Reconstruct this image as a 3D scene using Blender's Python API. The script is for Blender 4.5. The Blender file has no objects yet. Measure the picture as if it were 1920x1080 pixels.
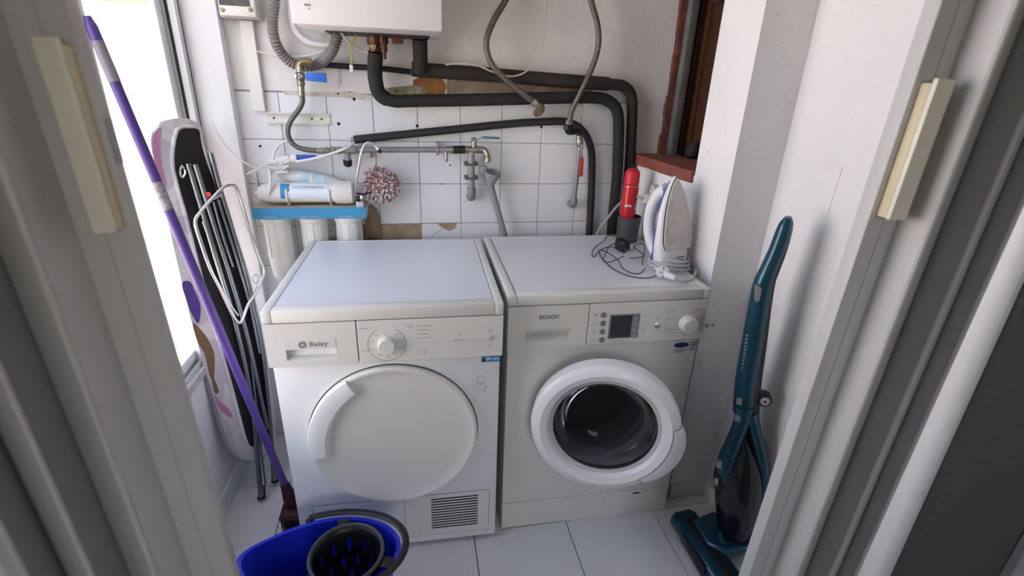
import bpy, bmesh, math, random
from math import sin, cos, pi, radians as RAD
from mathutils import Vector, Matrix
random.seed(7)
sc = bpy.context.scene
COL = sc.collection

# ------------------------------------------------------------------ camera
CP = Vector((0.4285, -1.8707, 1.3812)); YAW, PIT, ROLL, FPX = 0.2009, 0.3875, 0.0373, 935.65
_f = Vector((sin(YAW)*cos(PIT), cos(YAW)*cos(PIT), -sin(PIT)))
_r0 = Vector((cos(YAW), -sin(YAW), 0)); _u0 = _r0.cross(_f)
_r = _r0*cos(ROLL)+_u0*sin(ROLL); _u = -_r0*sin(ROLL)+_u0*cos(ROLL)
cd = bpy.data.cameras.new('camera'); cam = bpy.data.objects.new('camera', cd); COL.objects.link(cam)
cd.sensor_width = 36; cd.lens = FPX/1920*36; cd.clip_start = 0.02
cam.matrix_world = Matrix(((_r.x, _u.x, -_f.x, CP.x), (_r.y, _u.y, -_f.y, CP.y), (_r.z, _u.z, -_f.z, CP.z), (0, 0, 0, 1)))
cd.dof.use_dof = True; cd.dof.focus_distance = 1.55; cd.dof.aperture_fstop = 3.2
sc.camera = cam

# ------------------------------------------------------------------ sky, sun, exposure
wd = bpy.data.worlds.new('world'); sc.world = wd; wd.use_nodes = True
nt = wd.node_tree; bg = nt.nodes['Background']
sky = nt.nodes.new('ShaderNodeTexSky'); sky.sky_type = 'NISHITA'; sky.sun_disc = False
sky.sun_elevation = RAD(48); sky.sun_rotation = RAD(160); sky.air_density = 1.0; sky.dust_density = 3.0; sky.ozone_density = 0.6
nt.links.new(sky.outputs[0], bg.inputs[0]); bg.inputs[1].default_value = 0.37
sl = bpy.data.lights.new('sun', 'SUN'); sl.energy = 9.5; sl.angle = RAD(0.6); sl.color = (1.0, 0.965, 0.92)
so = bpy.data.objects.new('sun', sl); COL.objects.link(so)
SUND = Vector((-0.70, 0.13, -0.68))
so.rotation_euler = SUND.to_track_quat('-Z', 'Y').to_euler(); so.location = (2, -3, 6)
vs = sc.view_settings; vs.view_transform = 'Standard'; vs.look = 'None'; vs.gamma = 1.0; vs.use_curve_mapping = False
vs.exposure = 1.28
for nm, loc, rot, sx, sy in (('window_portal', (-0.300, -0.6, 1.44), (0, RAD(-90), 0), 1.88, 1.16), ('fill_opening_portal', (0.85, -4.24, 1.55), (RAD(90), 0, 0), 0.95, 0.95)):  # second portal serves an unseen opening added for fill light
    pl = bpy.data.lights.new(nm, 'AREA'); pl.shape = 'RECTANGLE'; pl.size = sx; pl.size_y = sy
    po = bpy.data.objects.new(nm, pl); COL.objects.link(po); po.location = loc; po.rotation_euler = rot
    pl.cycles.is_portal = True

# ------------------------------------------------------------------ pixel helpers (a pixel gives a direction, a plane the distance)
def ray(x, y): return _f+_r*((x-960)/FPX)-_u*((y-540)/FPX)
def _A(i, x, y, v):
    d = ray(x, y); return CP+d*((v-CP[i])/d[i])
def AX(x, y, v): return _A(0, x, y, v)
def AY(x, y, v): return _A(1, x, y, v)
def AZ(x, y, v): return _A(2, x, y, v)
def APL(x, y, Q, n):
    d = ray(x, y); return CP+d*((Vector(Q)-CP).dot(n)/d.dot(n))

# ------------------------------------------------------------------ materials
MATS = {}
def mat(name, col, rough=0.5, metal=0.0, var=0.0, vscale=8.0, col2=None, bump=0.0, bscale=40.0, spec=0.5, trans=0.0, coat=0.0, ior=1.45, stretch=None):
    if name in MATS: return MATS[name]
    m = bpy.data.materials.new(name); m.use_nodes = True; n = m.node_tree; b = n.nodes['Principled BSDF']
    c = (*col, 1)
    b.inputs['Base Color'].default_value = c; b.inputs['Roughness'].default_value = rough; b.inputs['Metallic'].default_value = metal
    b.inputs['Specular IOR Level'].default_value = spec; b.inputs['Transmission Weight'].default_value = trans; b.inputs['Coat Weight'].default_value = coat
    b.inputs['IOR'].default_value = ior
    tc = n.nodes.new('ShaderNodeTexCoord'); src = tc.outputs['Object']
    if stretch:
        mp = n.nodes.new('ShaderNodeMapping'); mp.inputs['Scale'].default_value = stretch; n.links.new(src, mp.inputs[0]); src = mp.outputs[0]
    if var > 0 or col2:
        t = n.nodes.new('ShaderNodeTexNoise'); t.inputs['Scale'].default_value = vscale; t.inputs['Detail'].default_value = 5; n.links.new(src, t.inputs['Vector'])
        rp = n.nodes.new('ShaderNodeValToRGB')
        d = col2 if col2 else tuple(max(0, x*(1-var)) for x in col)
        rp.color_ramp.elements[0].position = 0.35; rp.color_ramp.elements[1].position = 0.65
        rp.color_ramp.elements[0].color = (*d, 1); rp.color_ramp.elements[1].color = c
        n.links.new(t.outputs['Fac'], rp.inputs[0]); n.links.new(rp.outputs[0], b.inputs['Base Color'])
    if bump > 0:
        t2 = n.nodes.new('ShaderNodeTexNoise'); t2.inputs['Scale'].default_value = bscale; t2.inputs['Detail'].default_value = 4; n.links.new(src, t2.inputs['Vector'])
        bp = n.nodes.new('ShaderNodeBump'); bp.inputs['Strength'].default_value = bump; bp.inputs['Distance'].default_value = 0.01
        n.links.new(t2.outputs['Fac'], bp.inputs['Height']); n.links.new(bp.outputs[0], b.inputs['Normal'])
    MATS[name] = m; return m
def braid(name, col, scale=900.0, metal=0.7, rough=0.4):
    m = mat(name, col, rough, metal); n = m.node_tree; b = n.nodes['Principled BSDF']
    tc = n.nodes.new('ShaderNodeTexCoord'); ck = n.nodes.new('ShaderNodeTexVoronoi'); ck.inputs['Scale'].default_value = scale/3
    n.links.new(tc.outputs['Object'], ck.inputs['Vector'])
    bp = n.nodes.new('ShaderNodeBump'); bp.inputs['Strength'].default_value = 0.5; bp.inputs['Distance'].default_value = 0.002
    n.links.new(ck.outputs['Distance'], bp.inputs['Height']); n.links.new(bp.outputs[0], b.inputs['Normal'])
    return m
plaster = mat('white plaster', (0.86, 0.85, 0.845), 0.85, var=0.04, vscale=3, bump=0.35, bscale=60)
plaster_old = mat('old plaster', (0.78, 0.76, 0.75), 0.88, var=0.10, vscale=5, bump=0.22, bscale=50)
tilem = mat('white glazed tile', (0.76, 0.76, 0.78), 0.18, var=0.03, vscale=6, bump=0.03, bscale=12)
grout = mat('grey grout', (0.36, 0.35, 0.34), 0.9, var=0.3, vscale=12)
floorm = mat('white floor tile', (0.74, 0.75, 0.77), 0.3, var=0.06, vscale=5, bump=0.03, bscale=30)
fgrout = mat('dark floor grout', (0.09, 0.08, 0.08), 0.9)
enamel = mat('white enamel', (0.80, 0.81, 0.83), 0.28, var=0.015, vscale=2)
plastic = mat('white plastic', (0.74, 0.73, 0.69), 0.35, var=0.02, vscale=3)
plastic2 = mat('cream plastic', (0.72, 0.71, 0.66), 0.35, var=0.02, vscale=3)
greyp = mat('pale grey plastic', (0.52, 0.52, 0.51), 0.4)
gap = mat('dark gap', (0.02, 0.02, 0.02), 0.8)
printg = mat('grey print', (0.22, 0.22, 0.23), 0.6)
printl = mat('light grey print', (0.42, 0.42, 0.42), 0.6)
blackp = mat('black plastic', (0.012, 0.012, 0.013), 0.38)
rubber = mat('black rubber', (0.015, 0.015, 0.016), 0.65)
foam = mat('black foam insulation', (0.022, 0.021, 0.021), 0.8, var=0.25, vscale=14, bump=0.3, bscale=70)
foam2 = mat('brownish foam insulation', (0.036, 0.030, 0.025), 0.85, col2=(0.022, 0.020, 0.019), vscale=10, bump=0.3, bscale=70)
chrome = mat('chrome', (0.82, 0.82, 0.83), 0.16, 1.0)
steel = mat('brushed steel', (0.45, 0.45, 0.44), 0.38, 1.0, var=0.2, vscale=30)
brass = mat('dull brass', (0.34, 0.26, 0.15), 0.42, 0.9, var=0.35, vscale=40)
copper = mat('copper', (0.15, 0.065, 0.042), 0.45, 0.85, var=0.4, vscale=35)
galv = mat('galvanised grey', (0.28, 0.29, 0.29), 0.5, 0.35, var=0.2, vscale=25)
aged = mat('aged nickel', (0.42, 0.39, 0.34), 0.38, 0.85, var=0.4, vscale=45)
alum = mat('aluminium frame', (0.66, 0.66, 0.66), 0.4, 0.3)
bluep = mat('blue plastic', (0.03, 0.16, 0.62), 0.35)

# ------------------------------------------------------------------ mesh helpers
def newbm(): return bmesh.new()
def _bev(bm, verts, off, seg=2):
    es = list({e for v in verts for e in v.link_edges})
    bmesh.ops.bevel(bm, geom=es, offset=off, segments=seg, affect='EDGES', profile=0.5, clamp_overlap=True)
def box(bm, lo, hi, bevel=0.0, seg=2):
    lo = Vector(lo); hi = Vector(hi); c = (lo+hi)/2; s = hi-lo
    r = bmesh.ops.create_cube(bm, size=1, matrix=Matrix.Translation(c) @ Matrix.Diagonal((s.x, s.y, s.z, 1)))
    if bevel: _bev(bm, r['verts'], bevel, seg)
    return bm
def obox(bm, c, size, ex, ey, ez, bevel=0.0, seg=2):
    ex, ey, ez = Vector(ex).normalized(), Vector(ey).normalized(), Vector(ez).normalized(); c = Vector(c)
    M = Matrix(((ex.x*size[0], ey.x*size[1], ez.x*size[2], c.x), (ex.y*size[0], ey.y*size[1], ez.y*size[2], c.y), (ex.z*size[0], ey.z*size[1], ez.z*size[2], c.z), (0, 0, 0, 1)))
    r = bmesh.ops.create_cube(bm, size=1, matrix=M)
    if bevel: _bev(bm, r['verts'], bevel, seg)
    return bm
def spl(pts, n=8, closed=False):
    P = [Vector(p) for p in pts]; out = []
    m = len(P)
    if m < 3 and not closed: return [P[0].lerp(P[-1], i/n) for i in range(n+1)]
    for i in range(m if closed else m-1):
        a = P[(i-1) % m] if closed or i > 0 else P[0]*2-P[1]
        b = P[i]; c = P[(i+1) % m]; d = P[(i+2) % m] if closed or i+2 < m else P[-1]*2-P[-2]
        for k in range(n):
            t = k/n
            out.append(0.5*((2*b)+(c-a)*t+(2*a-5*b+4*c-d)*t*t+(3*b-a-3*c+d)*t**3))
    if not closed: out.append(P[-1])
    return out
def resample(P, step):
    L = [0]
    for a, b in zip(P, P[1:]): L.append(L[-1]+(b-a).length)
    n = max(2, int(L[-1]/step)); out = []; j = 0
    for i in range(n+1):
        s = L[-1]*i/n
        while j < len(L)-2 and L[j+1] < s: j += 1
        seg = L[j+1]-L[j]; out.append(P[j].lerp(P[j+1], (s-L[j])/seg if seg > 1e-9 else 0))
    return out
def tube(bm, pts, r, seg=10, caps=True, closed=False, flat=1.0, upv=None):
    P = [Vector(p) for p in pts]; n = len(P)
    R = r if isinstance(r, (list, tuple)) else [r]*n
    T = []
    for i in range(n):
        a = P[(i-1) % n] if closed or i > 0 else P[0]; b = P[(i+1) % n] if closed or i < n-1 else P[-1]
        T.append((b-a).normalized())
    t = T[0]; up = Vector(upv) if upv else (Vector((0, 0, 1)) if abs(t.z) < 0.9 else Vector((1, 0, 0)))
    nx = (up-t*up.dot(t)).normalized(); rings = []
    for i in range(n):
        t = T[i]; nx = (nx-t*nx.dot(t)).normalized(); ny = t.cross(nx)
        rings.append([bm.verts.new(P[i]+(nx*cos(2*pi*k/seg)*flat+ny*sin(2*pi*k/seg))*R[i]) for k in range(seg)])
    for i in range(n if closed else n-1):
        A = rings[i]; B = rings[(i+1) % n]
        for k in range(seg): bm.faces.new((A[k], A[(k+1) % seg], B[(k+1) % seg], B[k]))
    if caps and not closed:
        bm.faces.new(rings[0][::-1]); bm.faces.new(rings[-1])
    return bm
def lathe(bm, prof, o=(0, 0, 0), axis=(0, 0, 1), seg=24, ref=None, a0=0.0, a1=2*pi):
    o = Vector(o); ax = Vector(axis).normalized(); up = Vector(ref) if ref else (Vector((0, 0, 1)) if abs(ax.z) < 0.9 else Vector((1, 0, 0)))
    ex = (up-ax*up.dot(ax)).normalized(); ey = ax.cross(ex); full = abs(a1-a0-2*pi) < 1e-6
    ns = seg if full else seg+1; rings = []
    for rr, h in prof:
        if rr < 1e-6: rings.append([bm.verts.new(o+ax*h)])
        else: rings.append([bm.verts.new(o+ax*h+(ex*cos(a0+(a1-a0)*k/seg)+ey*sin(a0+(a1-a0)*k/seg))*rr) for k in range(ns)])
    for A, B in zip(rings, rings[1:]):
        for k in range(seg):
            k2 = (k+1) % ns
            a = [A[k], A[k2]] if len(A) > 1 else [A[0]]; b = [B[k2], B[k]] if len(B) > 1 else [B[0]]
            if len(a)+len(b) > 2: bm.faces.new(a+b)
    if full:
        if len(rings[0]) > 1: bm.faces.new(rings[0][::-1])
        if len(rings[-1]) > 1: bm.faces.new(rings[-1])
    return bm
def prism(bm, pts, vec, bevel=0.0, seg=2):
    vec = Vector(vec); A = [bm.verts.new(Vector(p)) for p in pts]; B = [bm.verts.new(Vector(p)+vec) for p in pts]; n = len(A)
    bm.faces.new(A[::-1]); bm.faces.new(B)
    for k in range(n): bm.faces.new((A[k], A[(k+1) % n], B[(k+1) % n], B[k]))
    if bevel:
        es = list({e for v in A+B for e in v.link_edges if not ((e.verts[0] in A) ^ (e.verts[1] in A))})
        bmesh.ops.bevel(bm, geom=es, offset=bevel, segments=seg, affect='EDGES', profile=0.5, clamp_overlap=True)
    return bm
def ball(bm, c, r, sc3=(1, 1, 1), u=16, v=10):
    M = Matrix.Translation(Vector(c)) @ Matrix.Diagonal((sc3[0], sc3[1], sc3[2], 1))
    bmesh.ops.create_uvsphere(bm, u_segments=u, v_segments=v, radius=r, matrix=M); return bm
def ringplate(bm, c, hole, x0, x1, z0, z1, y, n=64, depth=0.0, hole2=None):
    """rectangle in the xz plane at y with a round hole; optional tunnel of the given depth"""
    I = []; O = []
    for k in range(n):
        a = 2*pi*k/n; dx, dz = cos(a), sin(a)
        I.append(bm.verts.new((c[0]+hole*dx, y, c[1]+hole*dz)))
        t = min(((x1-c[0])/dx if dx > 1e-9 else 1e9), ((x0-c[0])/dx if dx < -1e-9 else 1e9), ((z1-c[1])/dz if dz > 1e-9 else 1e9), ((z0-c[1])/dz if dz < -1e-9 else 1e9))
        O.append(bm.verts.new((c[0]+t*dx, y, c[1]+t*dz)))
    for k in range(n):
        bm.faces.new((I[k], O[k], O[(k+1) % n], I[(k+1) % n]))
    if depth:
        J = [bm.verts.new((c[0]+(hole2 or hole)*cos(2*pi*k/n), y+depth, c[1]+(hole2 or hole)*sin(2*pi*k/n))) for k in range(n)]
        for k in range(n): bm.faces.new((I[k], I[(k+1) % n], J[(k+1) % n], J[k]))
    for (cx, cz) in ((x0, z0), (x0, z1), (x1, z0), (x1, z1)):
        v = bm.verts.new((cx, y, cz))
        best = sorted(range(n), key=lambda k: (O[k].co-v.co).length)[:2]
        a, b = sorted(best)
        if a == 0 and b == n-1: a, b = b, a
        try: bm.faces.new((O[a], v, O[b]))
        except Exception: pass
    return bm
def recess_plate(bm, x0, x1, z0, z1, hx0, hx1, hz0, hz1, y, th, rd):
    """front plate (facing -y) with a rectangular scooped recess; th thickness, rd recess depth"""
    X = [x0, hx0, hx1, x1]; Z = [z0, hz0, hz1, z1]
    g = [[bm.verts.new((X[i], y, Z[j])) for j in range(4)] for i in range(4)]
    for i in range(3):
        for j in range(3):
            if i == 1 and j == 1: continue
            bm.faces.new((g[i][j], g[i+1][j], g[i+1][j+1], g[i][j+1]))
    s = (hz1-hz0)
    m = (hx1-hx0)*0.05
    q = [bm.verts.new((hx0+m, y+rd, hz0+s*0.38)), bm.verts.new((hx1-m, y+rd, hz0+s*0.38)), bm.verts.new((hx1-m*0.3, y+rd, hz1)), bm.verts.new((hx0+m*0.3, y+rd, hz1))]
    h = [g[1][1], g[2][1], g[2][2], g[1][2]]
    for k in range(4): bm.faces.new((h[k], h[(k+1) % 4], q[(k+1) % 4], q[k]))
    bm.faces.new(q)
    B = [[bm.verts.new((X[i], y+th, Z[j])) for j in (0, 3)] for i in (0, 3)]
    bm.faces.new((g[0][0], g[1][0], g[2][0], g[3][0], B[1][0], B[0][0])); bm.faces.new((g[0][3], g[1][3], g[2][3], g[3][3], B[1][1], B[0][1]))
    bm.faces.new((g[0][0], g[0][1], g[0][2], g[0][3], B[0][1], B[0][0])); bm.faces.new((g[3][0], g[3][1], g[3][2], g[3][3], B[1][1], B[1][0]))
    return bm

# ------------------------------------------------------------------ object helpers
def mk(name, bm, m, parent=None, smooth=35, inv=None):
    if inv is not None: bmesh.ops.transform(bm, matrix=inv, verts=bm.verts)
    bmesh.ops.recalc_face_normals(bm, faces=bm.faces)
    me = bpy.data.meshes.new(name); bm.to_mesh(me); bm.free()
    if m: me.materials.append(m)
    if smooth:
        me.polygons.foreach_set('use_smooth', [True]*len(me.polygons)); me.set_sharp_from_angle(angle=RAD(smooth))
    o = bpy.data.objects.new(name, me); COL.objects.link(o)
    if parent: o.parent = parent
    return o
def tag(o, label, cat, group=None):
    o['label'] = label; o['category'] = cat
    if group: o['group'] = group
    return o
class Thing:
    def __init__(s, name, label, cat, loc=(0, 0, 0), rz=0.0, group=None, rot=None):
        o = bpy.data.objects.new(name, None); COL.objects.link(o); o.empty_display_size = 0.05
        o.location = loc; o.rotation_euler = rot if rot else (0, 0, rz); tag(o, label, cat, group); s.o = o
        e = o.rotation_euler
        s.inv = (Matrix.Translation(Vector(loc)) @ e.to_matrix().to_4x4()).inverted()
    def part(s, name, bm, m, smooth=35, world=False, parent=None):
        return mk(name, bm, m, parent or s.o, smooth, s.inv if world else None)
def struct(name, bm, m, smooth=0):
    o = mk(name, bm, m, None, smooth); o['kind'] = 'structure'; return o
def text_bm(s, size, M, ext=0.0004, align='CENTER', shear=0.0, spacing=1.0, bold=0.0):
    c = bpy.data.curves.new('lettering', 'FONT'); c.body = s; c.size = size; c.extrude = ext; c.align_x = align; c.align_y = 'CENTER'; c.resolution_u = 2
    c.offset = bold; c.shear = shear; c.space_character = spacing
    o = bpy.data.objects.new('lettering', c); COL.objects.link(o)
    dg = bpy.context.evaluated_depsgraph_get(); me = bpy.data.meshes.new_from_object(o.evaluated_get(dg))
    bpy.data.objects.remove(o); bpy.data.curves.remove(c)
    bm = bmesh.new(); bm.from_mesh(me); bpy.data.meshes.remove(me); bmesh.ops.transform(bm, matrix=M, verts=bm.verts); return bm
def frontM(x, y, z):  # text in the xz plane facing -y
    return Matrix(((1, 0, 0, x), (0, 0, -1, y), (0, 1, 0, z), (0, 0, 0, 1)))

def stuff(o):  # tiny print, too small to pick apart
    o['kind'] = 'stuff'; return o
# ================================================================== the setting
WH = 2.45
def slab(bm, poly, z0, z1):
    return prism(bm, [(x, y, z0) for x, y in poly], (0, 0, z1-z0))
b = newbm(); box(b, (-0.262, 0.006, -0.02), (1.378, 0.16, WH))
wall_back = struct('wall_back', b, plaster_old)
b = newbm(); box(b, (-0.14, 0.0, 1.335), (1.378, 0.0065, WH)); o = mk('plaster_coat', b, plaster_old, wall_back, 0)
b = newbm(); box(b, (-0.14, 0.0025, 0.0), (1.2725, 0.0064, 1.3352)); o = mk('grout_bed', b, grout, wall_back, 0)
# wall tiles, 15 cm grid measured from the photograph
Z1 = 1.1805; TW = 0.15; G = 0.0011
mortar = mat('brown mortar', (0.40, 0.30, 0.21), 0.9, col2=(0.30, 0.21, 0.14), vscale=18, bump=0.5, bscale=50)
tb = newbm(); box(tb, (G, -0.0, G), (TW-G, 0.0045, TW-G), 0.0012, 1)
t0 = None
def place_tile(i, z, w=None, h=None):
    global t0
    if t0 is None:
        t0 = mk('tile', tb, tilem, wall_back, 0); o = t0
    else:
        o = t0.copy(); COL.objects.link(o)
    o.location = (i*TW, 0, z); o.scale = ((w or TW)/TW, 1, (h or TW)/TW); return o
for r in range(-1, 8):
    z = Z1-(r+1)*TW; h = TW
    if z < 0: z, h = 0.0, TW+z
    for i in range(-1, 9):
        if (i, r) in ((2, 2), (1, 2), (3, 2)): continue
        w = TW; x = i
        if i == 8: w = 0.0725
        o = place_tile(i, z, w, h)
        if i == -1: o.location.x = -0.1415; o.scale.x = 0.1415/TW
# broken tile next to the bare mortar bed
b = newbm(); zt = Z1-2*TW
x0 = 3*TW
prism(b, [(x0+G, 0.0045, zt-TW+G), (x0+TW-G, 0.0045, zt-TW+G), (x0+TW-G, 0.0045, zt-G), (x0+0.135, 0.0045, zt-G), (x0+0.128, 0.0045, zt-0.022), (x0+0.105, 0.0045, zt-0.031), (x0+0.082, 0.0045, zt-0.021), (x0+0.06, 0.0045, zt-G), (x0+G, 0.0045, zt-G)], (0, -0.0045, 0))
mk('tile', b, tilem, wall_back, 0)
b = newbm(); box(b, (1*TW-0.002, 0.001, zt-TW), (3*TW-0.001, 0.0063, zt-0.001)); box(b, (x0+0.04, 0.0012, zt-0.05), (x0+0.14, 0.0062, zt)); mk('mortar_bed', b, mortar, wall_back, 0)
b = newbm(); tube(b, [(x0+0.078, -0.0001, zt-0.022), (x0+0.05, -0.0001, zt-0.04), (x0+0.03, -0.0001, zt-0.062)], 0.0008, 4); q = AY(885, 370, 0); tube(b, [(q.x-0.004, -0.0001, q.z), (q.x-0.03, -0.0001, q.z-0.02)], 0.0008, 4); mk('tile_crack', b, printg, wall_back, 0)
# drill holes and screws left in the tiles
hole_m = mat('drill hole', (0.03, 0.025, 0.02), 0.9)
hb = None
for (x, y, r) in ((488, 274, 4), (634, 175.5, 3), (664, 186, 5), (635, 232, 5), (782, 236, 5), (844, 310, 3), (828, 345, 2.5), (1015, 238, 4.5), (656, 173, 2), (1050, 300, 0)):
    if not r: continue
    p = AY(x, y, 0); b = newbm(); lathe(b, [(0.0001, 0.0), (r*0.0011, 0.0), (r*0.0011, 0.0012), (r*0.0005, 0.0016)], (p.x, 0.0005, p.z), (0, -1, 0), 10); mk('drill_hole', b, hole_m, wall_back)
# stains on the plaster and the bare strip between the pipes
rust = mat('rust stained plaster', (0.42, 0.17, 0.03), 0.9, col2=(0.22, 0.11, 0.05), vscale=22, bump=0.3, bscale=60)
moss = mat('mould on plaster', (0.19, 0.16, 0.06), 0.9, col2=(0.42, 0.38, 0.28), vscale=45, bump=0.3, bscale=90)
def wpoly(pts, y0, th): 
    b = newbm(); prism(b, [AY(x, q, y0) for x, q in pts], (0, -th, 0)); return b
mk('stain', wpoly([(775, 150), (790, 143), (830, 148), (838, 160), (832, 182), (790, 184), (772, 172)], 0.0004, 0.0012), rust, wall_back, 0)
mk('stain', wpoly([(838, 148), (900, 152), (960, 156), (1040, 162), (1110, 166), (1110, 178), (960, 182), (838, 182)], 0.0004, 0.0012), mat('brown stained plaster', (0.24, 0.15, 0.10), 0.9, col2=(0.40, 0.32, 0.25), vscale=16, bump=0.3, bscale=60), wall_back, 0)
mk('stain', wpoly([(718, 166), (740, 163), (775, 160), (800, 164), (800, 184), (718, 184)], 0.0004, 0.0015), moss, wall_back, 0)
dirt = mat('dirty joint', (0.50, 0.44, 0.36), 0.9, col2=(0.66, 0.64, 0.62), vscale=30, bump=0.4, bscale=70)
mk('stain', wpoly([(528, 170), (560, 172), (620, 173), (660, 170), (690, 178), (700, 190), (640, 182), (580, 181), (535, 178)], 0.0002, 0.0008), dirt, wall_back, 0)
mk('stain', wpoly([(634, 128), (640, 127), (642, 150), (637, 168), (632, 167), (634, 150)], 0.0002, 0.0007), dirt, wall_back, 0)
mk('stain', wpoly([(1068, 198), (1090, 194), (1096, 206), (1090, 220), (1072, 219)], -0.0003, 0.0008), mat('cement ring', (0.62, 0.55, 0.50), 0.9, col2=(0.7, 0.67, 0.64), vscale=40), wall_back, 0)

# left pier, left wall with the sliding window
b = newbm(); box(b, (-0.262, -0.04, -0.02), (-0.131, 0.0061, WH), 0.003); struct('wall_pier', b, plaster, 40)
WZ0, WZ1, WY0, WY1 = 0.50, 2.38, -1.19, -0.04
b = newbm(); box(b, (-0.34, -1.245, -0.02), (-0.25, -0.0401, WZ0)); box(b, (-0.34, -1.245, WZ1), (-0.25, -0.0401, WH)); box(b, (-0.34, -1.245, WZ0), (-0.25, WY0, WZ1)); struct('wall_left', b, plaster)
b = newbm(); box(b, (-0.2499, -1.19, 0.0), (-0.236, -0.0405, 0.075), 0.002); struct('baseboard_left', b, floorm)
win = mk('window_1', (lambda b: (box(b, (-0.278, WY1-0.034, WZ0), (-0.232, WY1-0.0005, WZ1)), box(b, (-0.278, WY0, WZ0), (-0.24, WY0+0.04, WZ1)), box(b, (-0.278, WY0, WZ1-0.04), (-0.24, WY1, WZ1)), box(b, (-0.33, WY0, WZ0), (-0.2395, WY1-0.034, WZ0+0.028)), b)[-1])(newbm()), alum, None, 0); win['kind'] = 'structure'
b = newbm()
for xx in (-0.252, -0.272, -0.292): box(b, (xx-0.002, WY0+0.04, WZ0+0.0281), (xx+0.002, WY1-0.034, WZ0+0.045))
mk('sill_track', b, alum, win, 0)
b = newbm(); box(b, (-0.258, WY1-0.0362, WZ0+0.03), (-0.250, WY1-0.0341, WZ1-0.04)); box(b, (-0.234, WY1-0.008, WZ0+0.03), (-0.2315, WY1-0.003, WZ1-0.04)); box(b, (-0.283, WZ0*0+WY0+0.04, WZ0+0.029), (-0.277, WY1-0.04, WZ0+0.033)); mk('seal', b, rubber, win, 0)
b = newbm(); box(b, (-0.282, WY1-0.075, WZ0+0.046), (-0.266, WY1-0.0345, WZ1-0.045), 0.003); box(b, (-0.282, WY1-0.475, WZ0+0.046), (-0.266, WY1-0.435, WZ1-0.045), 0.003); box(b, (-0.282, WY1-0.435, WZ0+0.046), (-0.266, WY1-0.075, WZ0+0.076), 0.003); mk('sash', b, mat('white window sash', (0.8, 0.82, 0.83), 0.35), win, 40)
gl = bpy.data.materials.new('window glass'); gl.use_nodes = True; n = gl.node_tree; n.nodes.clear()
_o = n.nodes.new('ShaderNodeOutputMaterial'); _t = n.nodes.new('ShaderNodeBsdfTransparent'); _g = n.nodes.new('ShaderNodeBsdfGlossy'); _m = n.nodes.new('ShaderNodeMixShader')
_t.inputs[0].default_value = (0.95, 0.97, 0.97, 1); _g.inputs['Roughness'].default_value = 0.02; _m.inputs[0].default_value = 0.05
n.links.new(_t.outputs[0], _m.inputs[1]); n.links.new(_g.outputs[0], _m.inputs[2]); n.links.new(_m.outputs[0], _o.inputs[0])
b = newbm(); box(b, (-0.275, WY1-0.435, WZ0+0.076), (-0.272, WY1-0.075, WZ1-0.045)); mk('pane', b, gl, win, 0)

# right side: niche wall with the opening, step, side wall
def xn(y): return 1.274-y*0.0467
OZ = 1.135; OY = -0.425; OZ1 = 2.1
b = newbm()
slab(b, [(xn(0), 0.006), (xn(-0.6), -0.60), (1.62, -0.60), (1.62, 0.006)], -0.02, OZ)
slab(b, [(xn(OY), OY), (xn(-0.6), -0.60), (1.62, -0.60), (1.62, OY)], OZ, OZ1)
slab(b, [(xn(0), 0.006), (xn(-0.6), -0.60), (1.62, -0.60), (1.62, 0.006)], OZ1, WH)
wr = struct('wall_niche_right', b, plaster)
b = newbm(); box(b, (1.452, -1.245, -0.02), (1.62, -0.6001, WH)); wrr = struct('wall_right', b, plaster)
b = newbm(); box(b, (1.30, -0.614, 0), (1.438, -0.6002, 0.058), 0.002); struct('baseboard_step', b, floorm)
b = newbm(); box(b, (1.438, -1.20, 0), (1.4519, -0.6003, 0.058), 0.002); struct('baseboard_right', b, floorm)
# painted over cover plate on the right wall, nail heads, old socket screw
pp = [AX(*q, 1.4515) for q in ((1510, 298), (1580, 315), (1553, 400), (1492, 380))]
b = newbm(); prism(b, [p+Vector((0.004, 0, 0)) for p in pp], (-0.0055, 0, 0), 0.001); o = mk('cover_plate', b, plaster, wrr, 0)
b = newbm()
for q in ((1328, 235), (1329, 285)): ball(b, AX(*q, xn(-0.5)), 0.004, (0.6, 1, 1), 8, 6)
mk('nail_head', b, mat('painted nail', (0.6, 0.58, 0.57), 0.6), wr)
b = newbm(); p = AX(1338, 625, 1.31); lathe(b, [(0.0, 0.004), (0.006, 0.003), (0.008, 0)], (1.32, -0.6002, p.z), (0, -1, 0), 12); lathe(b, [(0.0, 0.004), (0.005, 0.003), (0.006, 0)], (1.34, -0.6002, p.z), (0, -1, 0), 12); mk('old_screw', b, steel, wr)
# terracotta sill, brick edge and wooden shutter in the opening
terra = mat('terracotta', (0.30, 0.085, 0.055), 0.8, col2=(0.22, 0.07, 0.05), vscale=12, bump=0.5, bscale=35)
brick = mat('broken brick', (0.22, 0.075, 0.05), 0.9, col2=(0.12, 0.05, 0.035), vscale=20, bump=0.8, bscale=40)
random.seed(3)
fe = [(xn(y)-0.008-random.uniform(0, 0.009), y) for y in [OY+0.004-i*(OY+0.012)/9 for i in range(10)]]
b = newbm(); prism(b, [(x, y, OZ-0.022) for x, y in fe]+[(1.5, -0.002, OZ-0.022), (1.5, OY+0.004, OZ-0.022)], (0, 0, 0.037))
sill = struct('trim_sill', b, terra)
b = newbm()
pts = []
for i in range(14):
    z = OZ+0.015+i*0.07; pts.append((1.383-random.uniform(0, 0.012), z))
for (x, z), (x2, z2) in zip(pts, pts[1:]): box(b, (x, -0.012-random.uniform(0, 0.006), z), (1.42, 0.02, z2+0.001))
struct('trim_brick', b, brick)
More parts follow.
